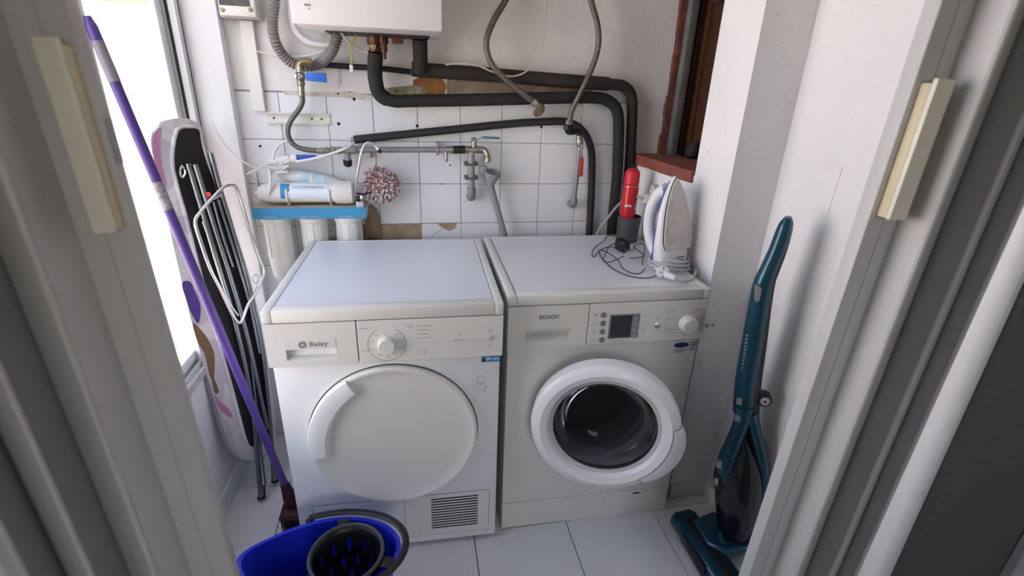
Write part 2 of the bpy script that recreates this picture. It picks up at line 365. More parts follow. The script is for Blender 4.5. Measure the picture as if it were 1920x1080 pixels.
b = newbm(); box(b, (1.3781, 0.0201, 0), (1.62, 0.16, WH)); box(b, (1.55, OY-0.1, OZ), (1.62, 0.02, OZ1)); struct('wall_recess', b, brick)
brown = mat('brown shutter wood', (0.085, 0.032, 0.014), 0.55, col2=(0.055, 0.022, 0.010), vscale=6, stretch=(8, 8, 0.8), bump=0.15, bscale=25)
sh = Thing('wooden_shutter', 'dark brown panelled wooden shutter inside the wall opening above the terracotta sill', 'shutter', (1.47, -0.22, OZ+0.016))
def shx(lo, hi, bv=0.003): b = newbm(); box(b, lo, hi, bv); return b
S0 = OZ+0.016
for y0, y1 in ((-0.075, -0.015), (-0.245, -0.195), (-0.42, -0.36)): sh.part('stile', shx((1.452, y0, S0), (1.487, y1, 2.08)), brown, world=True)
for z0, z1 in ((S0, S0+0.05), (1.66, 1.70), (2.03, 2.08)):
    for y0, y1 in ((-0.1951, -0.0751), (-0.3599, -0.2451)): sh.part('rail', shx((1.455, y0, z0), (1.484, y1, z1)), brown, world=True)
for y0, y1 in ((-0.1951, -0.0751), (-0.3599, -0.2451)):
    for z0, z1 in ((S0+0.05, 1.66), (1.70, 2.03)): sh.part('panel', shx((1.468, y0, z0), (1.478, y1, z1), 0.001), brown, world=True)
pb = AZ(1259, 292, OZ+0.0152)
mp = Thing('metal_post', 'galvanised square metal post standing on the terracotta sill', 'post', (pb.x, pb.y, OZ+0.0152))
b = newbm(); box(b, (pb.x-0.014, pb.y-0.012, OZ+0.0182), (pb.x+0.014, pb.y+0.02, OZ1-0.001), 0.002); mp.part('post', b, mat('dull zinc', (0.27, 0.28, 0.29), 0.45, 0.6, var=0.3, vscale=12), world=True)
b = newbm(); box(b, (pb.x-0.032, pb.y-0.03, OZ+0.0152), (pb.x+0.032, pb.y+0.026, OZ+0.0181), 0.001); mp.part('base_plate', b, steel, world=True)
b = newbm(); lathe(b, [(0.0, 0), (0.024, 0.002), (0.03, 0.018), (0.026, 0.04), (0.02, 0.056), (0.0, 0.06)], (pb.x+0.042, pb.y-0.065, OZ+0.0152), (0.3, 0.1, 1), 16); tag(mk('door_stop', b, rubber), 'black rubber lump lying on the terracotta sill beside the metal post', 'rubber stop')

# floor of the small room: single tiles on a dark joint bed
b = newbm(); box(b, (-0.30, -1.245, -0.06), (1.62, 0.16, -0.0065)); flo = struct('floor', b, fgrout)
FX, FS, FY = 0.577, 0.3184, -0.331
fb = newbm(); box(fb, (0.0013, 0.0013, -0.0064), (FS-0.0013, FS-0.0013, 0.0), 0.0015, 1); f0 = None
for i in range(-3, 4):
    for j in range(-3, 2):
        X = FX+i*FS; Y = FY+j*FS
        x0, x1, y0, y1 = max(X, -0.25), min(X+FS, 1.452), max(Y, -1.245), min(Y+FS, 0.004)
        if x1-x0 < 0.02 or y1-y0 < 0.02: continue
        if f0 is None: f0 = mk('floor_tile', fb, floorm, flo, 0); o = f0
        else: o = f0.copy(); COL.objects.link(o)
        o.location = (x0, y0, 0); o.scale = ((x1-x0)/FS, (y1-y0)/FS, 1)
b = newbm(); box(b, (-0.34, -4.4, WH), (3.0, 0.16, WH+0.2)); struct('ceiling', b, plaster)

# the room the photographer stands in
taupe = mat('dark taupe paint', (0.13, 0.12, 0.12), 0.7, var=0.05, vscale=4, bump=0.15, bscale=60)
b = newbm(); box(b, (1.4521, -1.2451, WH-0.001), (1.47, -1.245, WH)); b.free()
b = newbm(); box(b, (1.4621, -1.262, 0), (3.0, -1.2452, WH)); struct('wall_front_right', b, taupe)
b = newbm(); box(b, (-0.34, -1.262, 0), (-0.262, -1.2452, WH)); struct('wall_front_left', b, taupe)
b = newbm(); box(b, (-0.262, -1.262, 2.14), (1.4621, -1.16, WH)); struct('wall_lintel', b, plaster)
b = newbm(); box(b, (1.765, -1.285, 0), (1.815, -1.2621, 2.2), 0.004); struct('trim_1', b, mat('pale grey trim', (0.5, 0.51, 0.53), 0.5))
b = newbm(); box(b, (-0.34, -4.4, 0), (-0.28, -1.2621, WH)); struct('wall_room_left', b, plaster)
b = newbm(); box(b, (2.85, -4.4, 0), (3.0, -1.262, WH)); struct('wall_room_right', b, plaster)
b = newbm(); box(b, (-0.28, -4.4, 0), (0.375, -4.25, WH)); box(b, (1.325, -4.4, 0), (2.85, -4.25, WH)); box(b, (0.375, -4.4, 0), (1.325, -4.25, 1.075)); box(b, (0.375, -4.4, 2.025), (1.325, -4.25, WH)); struct('wall_room_back', b, plaster)  # opening in this unseen wall is added to let fill light in
b = newbm(); box(b, (-0.34, -4.4, -0.06), (3.0, -1.2451, -0.001)); struct('floor_room', b, mat('room floor', (0.30, 0.27, 0.24), 0.5, var=0.1))
# patio outside the window: white sunlit wall, terracotta floor and coping
extw = mat('sunlit white render', (0.83, 0.80, 0.765), 0.9, var=0.02, vscale=2, bump=0.05, bscale=25)
EY = 2.4; ez = AY(220, 2, EY).z
b = newbm(); box(b, (-3.8, EY, -1.25), (1.5, EY+0.2, ez)); struct('wall_patio_end', b, extw)
b = newbm(); box(b, (-3.8, EY-0.03, ez), (1.5, EY+0.23, ez+0.12)); struct('trim_coping', b, mat('coping tile', (0.55, 0.25, 0.15), 0.8))
b = newbm(); box(b, (-3.8, -4.4, -1.25), (-3.6, EY, 2.5)); struct('wall_patio_bounce', b, extw)  # unseen wall, placed and raised to bounce sunlight into the window
b = newbm(); box(b, (-3.6, -4.4, -1.30), (1.5, EY, -1.25)); struct('floor_patio', b, mat('terracotta paving', (0.50, 0.23, 0.13), 0.85, var=0.2, vscale=6))
b = newbm(); box(b, (-0.34, -4.4, -1.25), (-0.30, 0.16, -0.061)); struct('wall_patio_near', b, extw)

# ------------------------------------------------------------------ folding accordion doors, both leaves pushed open
pvc = mat('grey white pvc', (0.56, 0.56, 0.56), 0.42, var=0.03, vscale=3, bump=0.05, bscale=30)
cream = mat('cream plastic handle', (0.80, 0.77, 0.66), 0.4)
ivory = mat('ivory handle side', (0.68, 0.58, 0.38), 0.45)
DH = 2.1
def leaf(label, sgn, xz0, slope, post, folds):
    t = Thing('accordion_door', label, 'door', (xz0, -1.21, 0.0), rot=(0, math.atan(slope), 0), group='folding door leaves')
    b = newbm(); x0, x1, y0, y1 = post
    box(b, (x0-xz0, y0+1.21, 0.004), (x1-xz0, y1+1.21, DH), 0.004, 2); t.part('lead_post', b, pvc)
    xm = x0-xz0 if sgn < 0 else x1-xz0
    b = newbm(); box(b, ((x0+x1)/2-xz0-0.001, y0+1.21-0.0012, 0.01), ((x0+x1)/2-xz0+0.001, y0+1.21+0.002, DH-0.01)); t.part('post_groove', b, greyp, 0)
    for (a, c) in zip(folds, folds[1:]):
        A = Vector((a[0]-xz0, a[1]+1.21, 0.006)); B = Vector((c[0]-xz0, c[1]+1.21, 0.006)); d = (B-A).normalized(); nn = Vector((-d.y, d.x, 0))*0.0028
        e = d*0.003
        b = newbm(); prism(b, [A+e+nn, B-e+nn, B-e-nn, A+e-nn], (0, 0, DH-0.01), 0.0012, 1); t.part('slat', b, pvc)
    for a in folds[1:-1]:
        b = newbm(); tube(b, [(a[0]-xz0, a[1]+1.21, 0.006), (a[0]-xz0, a[1]+1.21, DH-0.006)], 0.0042, 8); t.part('hinge', b, greyp)
    return t
# left leaf
LX0 = 0.138
def LX(az, dy): return 0.4285+dy*math.tan(RAD(az))+0.0
lsh = 0.0268*0.9   # the az values below were read about 0.9 m above the floor
def lf(az, y): return (LX(az, y+1.8707)+lsh, y)
L = leaf('pale pvc accordion door leaf pushed open beside the bright window and ironing board', -1, LX0, -0.0268,
         (LX(-30.7, .65)+lsh, LX(-26.4, .65)+lsh, -1.22, -1.198),
         [(LX(-30.7, .65)+lsh+0.016, -1.13), lf(-33.6, -1.275), lf(-35.7, -1.175), lf(-38.4, -1.275), lf(-40.2, -1.175), lf(-42.6, -1.275), lf(-43.6, -1.20)])
def Lhand(t, xz0, slope, xa, xb, za, zb, y, side):
    sh = lambda z: slope*z
    b = newbm(); zm = (za+zb)/2
    box(b, (xa-xz0-sh(zm), y+1.21-0.026, za), (xb-xz0-sh(zm), y+1.21-0.0175, zb), 0.002); h = t.part('handle', b, cream)
    b = newbm(); box(b, (xa-xz0-sh(zm)+0.0008, y+1.21-0.0174, za+0.001), (xb-xz0-sh(zm)-0.0002, y+1.21-0.0002, zb-0.006), 0.002); t.part('handle_base', b, ivory, parent=h)
    return h
pa = AY(60, 65, -1.242); pb_ = AY(108, 65, -1.242); pc = AY(170, 435, -1.242)
Lhand(L, LX0, -0.0268, pa.x+0.002, pb_.x+0.002, pc.z, pa.z, -1.22, 1)
b = newbm(); q0 = AY(214, 220, -1.21); q1 = AY(232, 305, -1.21); xq = (LX(-26.4, .65)+lsh)-LX0
box(b, (xq-0.0005, -0.006, q1.z), (xq+0.0015, 0.008, q0.z), 0.0004, 1); L.part('strike_plate', b, steel)
# right leaf
RX0 = 1.085
rsh = -0.028*0.9
def rf(az, y): return (LX(az, y+1.8707)+rsh*0+0.0, y)
Rl = leaf('pale pvc accordion door leaf pushed open beside the stick vacuum cleaner', 1, RX0, 0.028,
          (1.120-0.025, 1.180-0.025, -1.222, -1.194),
          [(1.176-0.025, -1.203), (1.18-0.025, -1.272), (1.272-0.025, -1.215), (1.25-0.02, -1.28), (1.362-0.025, -1.215), (1.348-0.025, -1.262), (1.39-0.025, -1.23)])
pa = AY(1756, 145, -1.242); pb_ = AY(1780, 145, -1.242); pc = AY(1672, 410, -1.242); pd = AY(1693, 410, -1.242)
Lhand(Rl, RX0, 0.028, (pa.x+pc.x)/2-0.006, (pb_.x+pd.x)/2+0.004, pc.z, pa.z, -1.222, -1)
# ================================================================== tumble dryer (local frame: x across, y into the machine, z up)
def lid(T, W, D, H, zl, m1, m2, front_in=0.035, side=0.024):
    b = newbm(); box(b, (0, 0.0, zl), (side, D, H), 0.004); T.part('lid_side', b, m1)
    b = newbm(); box(b, (W-side, 0.0, zl), (W, D, H), 0.004); T.part('lid_side', b, m1)
    b = newbm(); box(b, (side-0.0005, -0.0, zl), (W-side+0.0005, front_in, H), 0.004); T.part('lid_front', b, m1)
    b = newbm(); box(b, (side-0.0005, D-0.014, zl), (W-side+0.0005, D, H), 0.003); T.part('lid_back', b, m1)
    b = newbm(); box(b, (side+0.0018, front_in, zl+0.006), (W-side-0.0018, D-0.0145, H-0.0012)); T.part('top_panel', b, m2)
    b = newbm(); box(b, (side-0.001, front_in, zl+0.001), (W-side+0.001, D-0.0145, zl+0.0055)); T.part('lid_core', b, gap, 0)
dry = Thing('tumble_dryer', 'white tumble dryer with solid round door and left drawer, beside the washing machine', 'dryer', (0.0495, -0.686, 0), -0.0232)
DW, DD, DHt = 0.598, 0.587, 0.852
topm = mat('white laminate top', (0.74, 0.77, 0.81), 0.3)
lid(dry, DW, DD, DHt, 0.8175, plastic, topm)
b = newbm(); box(b, (0.22, 0.0161, 0.7), (0.222, 0.0164, 0.817)); dry.part('panel_backing', b, gap, 0)
DC = (0.299, 0.443); DR = 0.233
b = newbm(); box(b, (0.004, 0.0165, 0.02), (DW-0.004, DD-0.01, 0.8165), 0.003); dry.part('body', b, enamel)
b = newbm(); recess_plate(b, 0.0, 0.2195, 0.695, 0.8155, 0.046, 0.167, 0.712, 0.743, 0.0, 0.016, 0.030); dw = dry.part('drawer_front', b, plastic)
b = newbm(); box(b, (0.044, -0.0012, 0.744), (0.168, 0.001, 0.771), 0.0005, 1); dry.part('badge_plate', b, plastic2, parent=dw)
b = text_bm('Balay', 0.0185, frontM(0.126, -0.0016, 0.7575), 0.0003, spacing=1.15, bold=0.0003); dry.part('brand_lettering', b, printg, 0, parent=dw)
b = newbm()
for k in range(8):
    a = k*pi/4; c = Vector((0.0875+0.0068*cos(a), -0.0016, 0.757+0.0068*sin(a))); lathe(b, [(0, 0.0006), (0.0031, 0.0006), (0.0031, 0)], c, (0, -1, 0), 8)
dry.part('brand_emblem', b, printg, 0, parent=dw)
b = newbm(); box(b, (0.2225, 0.0, 0.695), (DW, 0.016, 0.8155), 0.0015, 1); fas = dry.part('control_panel', b, plastic)
def bars(rows, y=-0.0004):
    b = newbm()
    for (x, z, w, h) in rows: box(b, (x, y, z), (x+w, y+0.0006, z+h))
    return b
KC = (0.294, 0.7465)
b = newbm(); lathe(b, [(0.0, -0.0195), (0.0195, -0.0195), (0.0215, -0.018), (0.0235, -0.001), (0.0235, 0.0)], (KC[0], 0, KC[1]), (0, 1, 0), 36); kn = dry.part('programme_knob', b, plastic)
b = newbm(); box(b, (KC[0]-0.0008, -0.0202, KC[1]+0.008), (KC[0]+0.0008, -0.0194, KC[1]+0.013)); dry.part('knob_mark', b, printg, 0, parent=kn)
b = newbm()
N = 60
for k in range(N):
    a0 = RAD(118)+RAD(304)*k/N; a1 = RAD(118)+RAD(304)*(k+1)/N; R1, R2 = 0.0475, 0.0488
    v = [b.verts.new((KC[0]+R*cos(a), -0.0004, KC[1]+R*sin(a))) for R, a in ((R1, a0), (R2, a0), (R2, a1), (R1, a1))]; b.faces.new(v)
dry.part('dial_ring', b, printg, 0, parent=fas)
rows = []
for k in range(9):
    a = RAD(130)+RAD(280)*k/8.0; rows.append((KC[0]+0.036*cos(a)-0.0055, KC[1]+0.036*sin(a)-0.001, 0.011, 0.0022))
rows += [(0.228, 0.794, 0.022, 0.0022), (0.338, 0.798, 0.025, 0.0022), (0.349, 0.792, 0.012, 0.0022), (0.2285, 0.730, 0.024, 0.0016), (KC[0]-0.006, KC[1]+0.028, 0.012, 0.0022)]
for k, w in enumerate((0.029, 0.024, 0.020, 0.029)): rows.append((0.381, 0.7945-k*0.0115, w, 0.0022))
for k, w in enumerate((0.019, 0.015)): rows.append((0.381, 0.7225-k*0.009, w, 0.002))
rows += [(0.474, 0.769, 0.016, 0.002), (0.558, 0.774, 0.01, 0.002), (0.559, 0.770, 0.008, 0.002), (0.557, 0.729, 0.013, 0.002), (0.560, 0.7225, 0.006, 0.0018)]
stuff(dry.part('printed_marks', bars(rows), printl, 0, parent=fas))
b = newbm()
for k in range(4): lathe(b, [(0, 0.0008), (0.0016, 0.0008), (0.0016, 0)], (0.3745, 0.0, 0.7956-k*0.0115), (0, -1, 0), 10)
for k in range(2): lathe(b, [(0, 0.0008), (0.0014, 0.0008), (0.0014, 0)], (0.3745, 0.0, 0.7235-k*0.009), (0, -1, 0), 10)
box(b, (0.4815, -0.0008, 0.7622), (0.4845, 0, 0.7652)); box(b, (0.404, -0.0007, 0.7145), (0.409, 0, 0.716))
stuff(dry.part('indicator_dots', b, printg, 0, parent=fas))
b = newbm(); box(b, (0.370, -0.0018, 0.7485), (0.556, 0.0, 0.7522), 0.0007, 1); dry.part('accent_bar', b, plastic2, parent=fas)
b = newbm(); box(b, (0.465, -0.0028, 0.7478), (0.497, -0.0017, 0.7528), 0.0004, 1); dry.part('option_button', b, greyp, parent=fas)
b = newbm(); lathe(b, [(0, 0.0035), (0.006, 0.0035), (0.0092, 0.002), (0.0095, 0)], (0.5645, 0.0, 0.7522), (0, -1, 0), 20); dry.part('start_button', b, greyp, parent=fas)
b = newbm(); box(b, (0.543, 0.0158, 0.668), (0.595, 0.0163, 0.692)); st = dry.part('blue_sticker', b, mat('sticker blue', (0.03, 0.22, 0.45), 0.4), 0)
b = newbm(); box(b, (0.5445, 0.0154, 0.670), (0.553, 0.0159, 0.680)); stuff(dry.part('sticker_print', b, gap, 0, parent=st))
b = newbm()
for (x, z, w, h) in ((0.555, 0.6795, 0.014, 0.003), (0.555, 0.674, 0.014, 0.003), (0.573, 0.679, 0.018, 0.002), (0.573, 0.674, 0.018, 0.002)): box(b, (x, 0.0154, z), (x+w, 0.0159, z+h))
stuff(dry.part('sticker_print', b, mat('sticker white', (0.7, 0.75, 0.8), 0.5), 0, parent=st))
# faint sticker residue
b = newbm(); random.seed(5)
for k in range(26):
    x = 0.522+random.random()*0.036; z = 0.572+random.random()*0.03*(1 if k < 18 else 2.2)
    pts = [(x, 0.0162, z)]
    for q in range(3): pts.append((pts[-1][0]+random.uniform(-0.006, 0.006), 0.0162, pts[-1][2]+random.uniform(-0.005, 0.005)))
    tube(b, spl(pts, 3), 0.0005, 4)
dry.part('sticker_residue', b, printl, 0)
# round door and its handle
b = newbm(); lathe(b, [(0, -0.006), (0.12, -0.0075), (0.19, -0.010), (0.213, -0.0125), (0.222, -0.0175), (0.2285, -0.0175), (DR, -0.012), (DR, 0.0)], (DC[0], 0.016, DC[1]), (0, 1, 0), 96); dr = dry.part('door', b, plastic, 25)
b = newbm(); lathe(b, [(DR+0.0002, 0.0), (DR+0.0002, -0.0006), (DR+0.0028, -0.0006), (DR+0.0028, 0)], (DC[0], 0.016, DC[1]), (0, 1, 0), 96); dry.part('door_gap', b, gap, 0)
b = newbm(); a0, a1 = RAD(120), RAD(190); n = 40; sec = lambda t: [(0.2315-0.002, 0.003), (0.2335, -0.012), (0.230, -0.021), (0.214-0.004*abs(t-0.5), -0.026), (0.190-0.006*sin(pi*t), -0.024), (0.181-0.006*sin(pi*t), -0.014), (0.179-0.006*sin(pi*t), 0.003)]
rg = []
for k in range(n+1):
    t = k/n; a = a0+(a1-a0)*t; rg.append([b.verts.new((DC[0]+r*cos(a), 0.012+h, DC[1]+r*sin(a))) for r, h in sec(t)])
for A, B in zip(rg, rg[1:]):
    for k in range(6): b.faces.new((A[k], A[k+1], B[k+1], B[k]))
b.faces.new(rg[0]); b.faces.new(rg[-1][::-1])
dry.part('door_handle', b, enamel, 30, parent=dr)
# lower service flap with vent grille
b = newbm(); fr = 0.0158
for lo, hi in (((0.045, 0.210), (0.568, 0.2112)), ((0.3105, 0.046), (0.3117, 0.210)), ((0.572, 0.066), (0.5732, 0.203)), ((0.045, 0.05), (0.0462, 0.21)), ((0.045, 0.046), (0.572, 0.0468))): box(b, (lo[0], fr, lo[1]), (hi[0], 0.0166, hi[1]))
dry.part('flap_joint', b, printg, 0)
b = newbm(); box(b, (0.312, 0.0152, 0.047), (0.571, 0.0165, 0.2095), 0.0006, 1); fl = dry.part('service_flap', b, plastic)
sb = newbm(); box(sb, (0.392, 0.0144, -0.0021), (0.537, 0.0154, 0.0021)); s0 = None
for k in range(12):
    z = 0.076+k*(0.192-0.076)/11
    if s0 is None: s0 = dry.part('vent_slot', sb, gap, 0, parent=fl); o = s0
    else: o = s0.copy(); COL.objects.link(o)
    o.location = (0, 0, z)
for x in (0.06, 0.54):
    for y in (0.06, 0.52): dry.part('foot', lathe(newbm(), [(0.02, 0.0), (0.022, 0.004), (0.016, 0.021)], (x, y, 0.0), (0, 0, 1), 14), rubber)

# ================================================================== washing machine
wsh = Thing('washing_machine', 'white front-loading washing machine with glass porthole door ajar, under the steam iron', 'washing machine', (0.6654, -0.6629, 0), -0.0145)
WD, WHt = 0.562, 0.8546
lid(wsh, DW, WD, WHt, 0.823, plastic2, mat('washer laminate top', (0.73, 0.74, 0.78), 0.32))
WC = (0.30, 0.452); WR = 0.178
b = newbm()
box(b, (0.006, 0.016, 0.02), (0.012, WD-0.01, 0.822)); box(b, (DW-0.012, 0.016, 0.02), (DW-0.006, WD-0.01, 0.822)); box(b, (0.012, WD-0.016, 0.02), (DW-0.012, WD-0.01, 0.822)); box(b, (0.012, 0.03, 0.02), (DW-0.012, WD-0.016, 0.03))
ringplate(b, WC, WR, 0.006, DW-0.006, 0.108, 0.692, 0.015, 72, 0.02, WR-0.012)
wsh.part('body', b, plastic)
b = newbm(); lathe(b, [(WR-0.013, 0.02), (WR-0.018, 0.0), (WR-0.03, 0.004), (WR-0.036, 0.03), (WR-0.030, 0.06), (WR-0.034, 0.085)], (WC[0], 0.016, WC[1]), (0, 1, 0), 56)
for f in [f for f in b.faces if len(f.verts) > 8]: b.faces.remove(f)
wsh.part('door_gasket', b, mat('grey gasket', (0.30, 0.30, 0.31), 0.45))
b = newbm(); lathe(b, [(WR-0.034, 0.085), (0.235, 0.09), (0.235, 0.40), (0.0, 0.41)], (WC[0], 0.016, WC[1]), (0, 1, 0), 56)
for f in [f for f in b.faces if len(f.verts) > 8]: b.faces.remove(f)
wsh.part('drum', b, mat('drum steel', (0.35, 0.35, 0.36), 0.35, 0.9))
b = newbm(); box(b, (0.006, 0.013, 0.0), (DW-0.006, 0.03, 0.1065), 0.002, 1); kp = wsh.part('kick_plate', b, plastic)
b = newbm(); box(b, (0.46, 0.0122, 0.091), (0.486, 0.0132, 0.096)); wsh.part('kick_notch', b, gap, 0, parent=kp)
b = newbm(); box(b, (0.012, 0.0155, 0.1), (DW-0.012, 0.03, 0.112)); wsh.part('joint_shadow', b, gap, 0)
b = newbm(); recess_plate(b, 0.002, 0.2305, 0.6915, 0.8215, 0.052, 0.186, 0.708, 0.750, 0.0, 0.02, 0.030); dw = wsh.part('detergent_drawer', b, plastic2)
b = text_bm('BOSCH', 0.0165, frontM(0.1165, -0.0006, 0.787), 0.0004, spacing=1.08, bold=0.0004); wsh.part('brand_lettering', b, printg, 0, parent=dw)
b = newbm(); box(b, (0.233, 0.0, 0.6915), (DW-0.001, 0.02, 0.8215), 0.0015, 1); fas = wsh.part('control_panel', b, plastic2)
b = newbm(); box(b, (0.2285, 0.0185, 0.692), (0.235, 0.0195, 0.8225)); wsh.part('panel_backing', b, gap, 0)
b = newbm(); box(b, (0.008, 0.0135, 0.6885), (DW-0.008, 0.0149, 0.6912)); wsh.part('panel_joint_shade', b, printg, 0)  # dark strip paints the line of shade along the panel's lower joint
for k in range(4):
    b = newbm(); lathe(b, [(0, 0.002), (0.007, 0.0025), (0.0085, 0.0015), (0.009, 0)], (0.2755+0.001*k, 0, 0.786-0.0265*k), (0, -1, 0), 18); wsh.part('option_button', b, mat('button grey', (0.20, 0.20, 0.20), 0.45), parent=fas)
b = newbm(); box(b, (0.295, -0.0012, 0.7085), (0.387, 0.001, 0.786), 0.0006, 1); dsp = wsh.part('display_frame', b, mat('display frame grey', (0.23, 0.23, 0.25), 0.4), parent=fas)
b = newbm(); box(b, (0.300, -0.0016, 0.7125), (0.363, -0.001, 0.782)); wsh.part('screen', b, mat('dark lcd', (0.045, 0.045, 0.055), 0.25), 0, parent=fas)
stuff(wsh.part('printed_marks', bars([(0.3675, 0.766-0.018*k, 0.014, 0.008) for k in range(4)], -0.0016), mat('display icon grey', (0.34, 0.34, 0.37), 0.5), 0, parent=fas))
b = text_bm('Maxx for 6kg', 0.0072, frontM(0.327, -0.0005, 0.6995), 0.0002); wsh.part('model_lettering', b, printl, 0, parent=fas)
b = newbm(); lathe(b, [(0, 0.004), (0.006, 0.004), (0.0095, 0.002), (0.010, 0)], (0.444, 0, 0.745), (0, -1, 0), 20); wsh.part('start_button', b, chrome, parent=fas)
KC = (0.5385, 0.7465)
b = newbm(); lathe(b, [(0, -0.024), (0.021, -0.024), (0.0235, -0.022), (0.0265, -0.003), (0.028, 0)], (KC[0], 0, KC[1]), (0, 1, 0), 40); kn = wsh.part('programme_knob', b, plastic)
b = newbm(); box(b, (KC[0]+0.004, -0.0246, KC[1]+0.010), (KC[0]+0.0054, -0.0238, KC[1]+0.019)); wsh.part('knob_mark', b, printg, 0, parent=kn)
rows = [(0.247, 0.784, 0.010, 0.007), (0.242, 0.758, 0.018, 0.002), (0.246, 0.735, 0.011, 0.002), (0.247, 0.730, 0.009, 0.002), (0.243, 0.709, 0.014, 0.002), (0.243, 0.704, 0.014, 0.002), (0.400, 0.770, 0.002, 0.009), (0.398, 0.752, 0.006, 0.006), (0.398, 0.731, 0.006, 0.006), (0.437, 0.770, 0.014, 0.002), (0.438, 0.7645, 0.013, 0.002), (0.532, 0.789, 0.009, 0.002), (0.5325, 0.7065, 0.008, 0.0022)]
for k, (w, z) in enumerate(((0.030, 0.789), (0.022, 0.780), (0.029, 0.7625), (0.007, 0.7515), (0.007, 0.742), (0.026, 0.733), (0.040, 0.7265), (0.041, 0.7165))): rows.append((0.469, z, w, 0.0024))
rowsr = [(0.590-w, z, w, 0.0024) for w, z in ((0.037, 0.789), (0.018, 0.780), (0.019, 0.772), (0.014, 0.7645), (0.024, 0.756), (0.026, 0.7475), (0.026, 0.738), (0.027, 0.729), (0.029, 0.722))]
stuff(wsh.part('printed_marks', bars(rows), printl, 0, parent=fas)); stuff(wsh.part('printed_marks', bars(rowsr), mat('bluish print', (0.33, 0.34, 0.42), 0.6), 0, parent=fas))
b = newbm()
for k in range(14):
    a = 2*pi*k/14+0.2; c = (KC[0]+0.0305*cos(a), 0, KC[1]+0.0305*sin(a)); lathe(b, [(0, 0.0006), (0.0009, 0.0006), (0.0009, 0)], c, (0, -1, 0), 6)
stuff(wsh.part('dial_dots', b, printg, 0, parent=fas))
b = newbm(); c = Vector((0.542, 0.0148, 0.6655)); lathe(b, [(0, 0.0005), (1, 0.0005), (1, 0)], (0, 0, 0), (0, -1, 0), 28); bmesh.ops.transform(b, matrix=Matrix.Translation(c) @ Matrix.Diagonal((0.0245, 1, 0.0088, 1)), verts=b.verts); st = wsh.part('oval_sticker', b, mat('sticker navy', (0.01, 0.02, 0.13), 0.4), 0)
rows = [(0.522, 0.650-0.0045*k, w, 0.0018) for k, w in enumerate((0.045, 0.036, 0.03))]+[(0.570, 0.670-0.0075*k, w, 0.0032) for k, w in enumerate((0.022, 0.020, 0.017, 0.019))]
b = newbm()
for (x, z, w, h) in rows: box(b, (x, 0.0143, z), (x+w, 0.0149, z+h))
stuff(wsh.part('sticker_print', b, mat('sticker print navy', (0.12, 0.14, 0.28), 0.5), 0, parent=st))
# porthole door: hinged on the left, standing ajar by 18 degrees
hx, hz, R, PHI = 0.08, 0.470, 0.215, RAD(18)
ex = Vector((cos(PHI), -sin(PHI), 0)); out = Vector((-sin(PHI), -cos(PHI), 0)); dc = Vector((hx, -0.012, hz))+ex*R+out*0.012
b = newbm(); lathe(b, [(0.158, 0.006), (0.160, 0.014), (0.168, 0.024), (0.186, 0.031), (0.202, 0.027), (0.212, 0.018), (R, 0.004), (R-0.002, -0.022), (0.196, -0.026), (0.158, -0.020), (0.156, -0.006), (0.158, 0.006)], dc, out, 80)
for f in [f for f in b.faces if len(f.verts) > 8]: b.faces.remove(f)
pd = wsh.part('porthole_door', b, enamel, 30)
gm = bpy.data.materials.new('porthole glass'); gm.use_nodes = True; n = gm.node_tree; n.nodes.clear()
_o = n.nodes.new('ShaderNodeOutputMaterial'); _t = n.nodes.new('ShaderNodeBsdfTransparent'); _g = n.nodes.new('ShaderNodeBsdfGlossy'); _m = n.nodes.new('ShaderNodeMixShader'); _l = n.nodes.new('ShaderNodeLayerWeight')
_t.inputs[0].default_value = (0.72, 0.74, 0.76, 1); _g.inputs['Roughness'].default_value = 0.03; _l.inputs['Blend'].default_value = 0.25
n.links.new(_l.outputs['Fresnel'], _m.inputs[0]); n.links.new(_t.outputs[0], _m.inputs[1]); n.links.new(_g.outputs[0], _m.inputs[2]); n.links.new(_m.outputs[0], _o.inputs[0])
b = newbm(); lathe(b, [(0.1578, 0.003), (0.150, -0.004), (0.142, -0.05), (0.122, -0.088), (0.07, -0.102), (0.0, -0.106), (0.0, -0.101), (0.068, -0.097), (0.118, -0.083), (0.137, -0.047), (0.145, -0.002), (0.1578, 0.007)], dc, out, 56); wsh.part('porthole_glass', b, gm, 60, parent=pd)
b = newbm(); lathe(b, [(0.1585, 0.012), (0.150, 0.008), (0.1495, 0.0035), (0.158, 0.005)], dc, out, 64)
for f in [f for f in b.faces if len(f.verts) > 8]: b.faces.remove(f)
wsh.part('inner_ring', b, greyp, parent=pd)
b = newbm(); n = 26; rg = []; eyv = Vector((0, 0, 1))
for k in range(n+1):
    t = k/n; a = RAD(-52)+RAD(62)*t; bu = 0.018*sin(pi*min(1, max(0, t)))**0.6
    rg.append([b.verts.new(dc+(ex*cos(a)+eyv*sin(a))*r+out*h) for r, h in ((0.190, 0.0315), (0.205+bu*0.5, 0.0285), (0.216+bu, 0.017), (0.2165+bu, 0.0), (0.213+bu*0.8, -0.02), (0.2, -0.024), (0.19, 0.0))])
for A, B in zip(rg, rg[1:]):
    for k in range(7): b.faces.new((A[k], A[(k+1) % 7], B[(k+1) % 7], B[k]))
b.faces.new(rg[0]); b.faces.new(rg[-1][::-1]); wsh.part('door_handle', b, enamel, 30, parent=pd)
b = newbm()
for a in (RAD(-53), RAD(11)):
    tube(b, [dc+(ex*cos(a)+eyv*sin(a))*r+out*h for r, h in ((0.188, 0.0318), (0.203, 0.0275), (0.2125, 0.018), (0.2158, 0.004))], 0.0009, 4)
pts = [dc+(ex*cos(RAD(-53)+RAD(64)*k/20)+eyv*sin(RAD(-53)+RAD(64)*k/20))*0.1885+out*0.0312 for k in range(21)]; tube(b, pts, 0.0009, 4)
wsh.part('handle_seam', b, printg, 0, parent=pd)
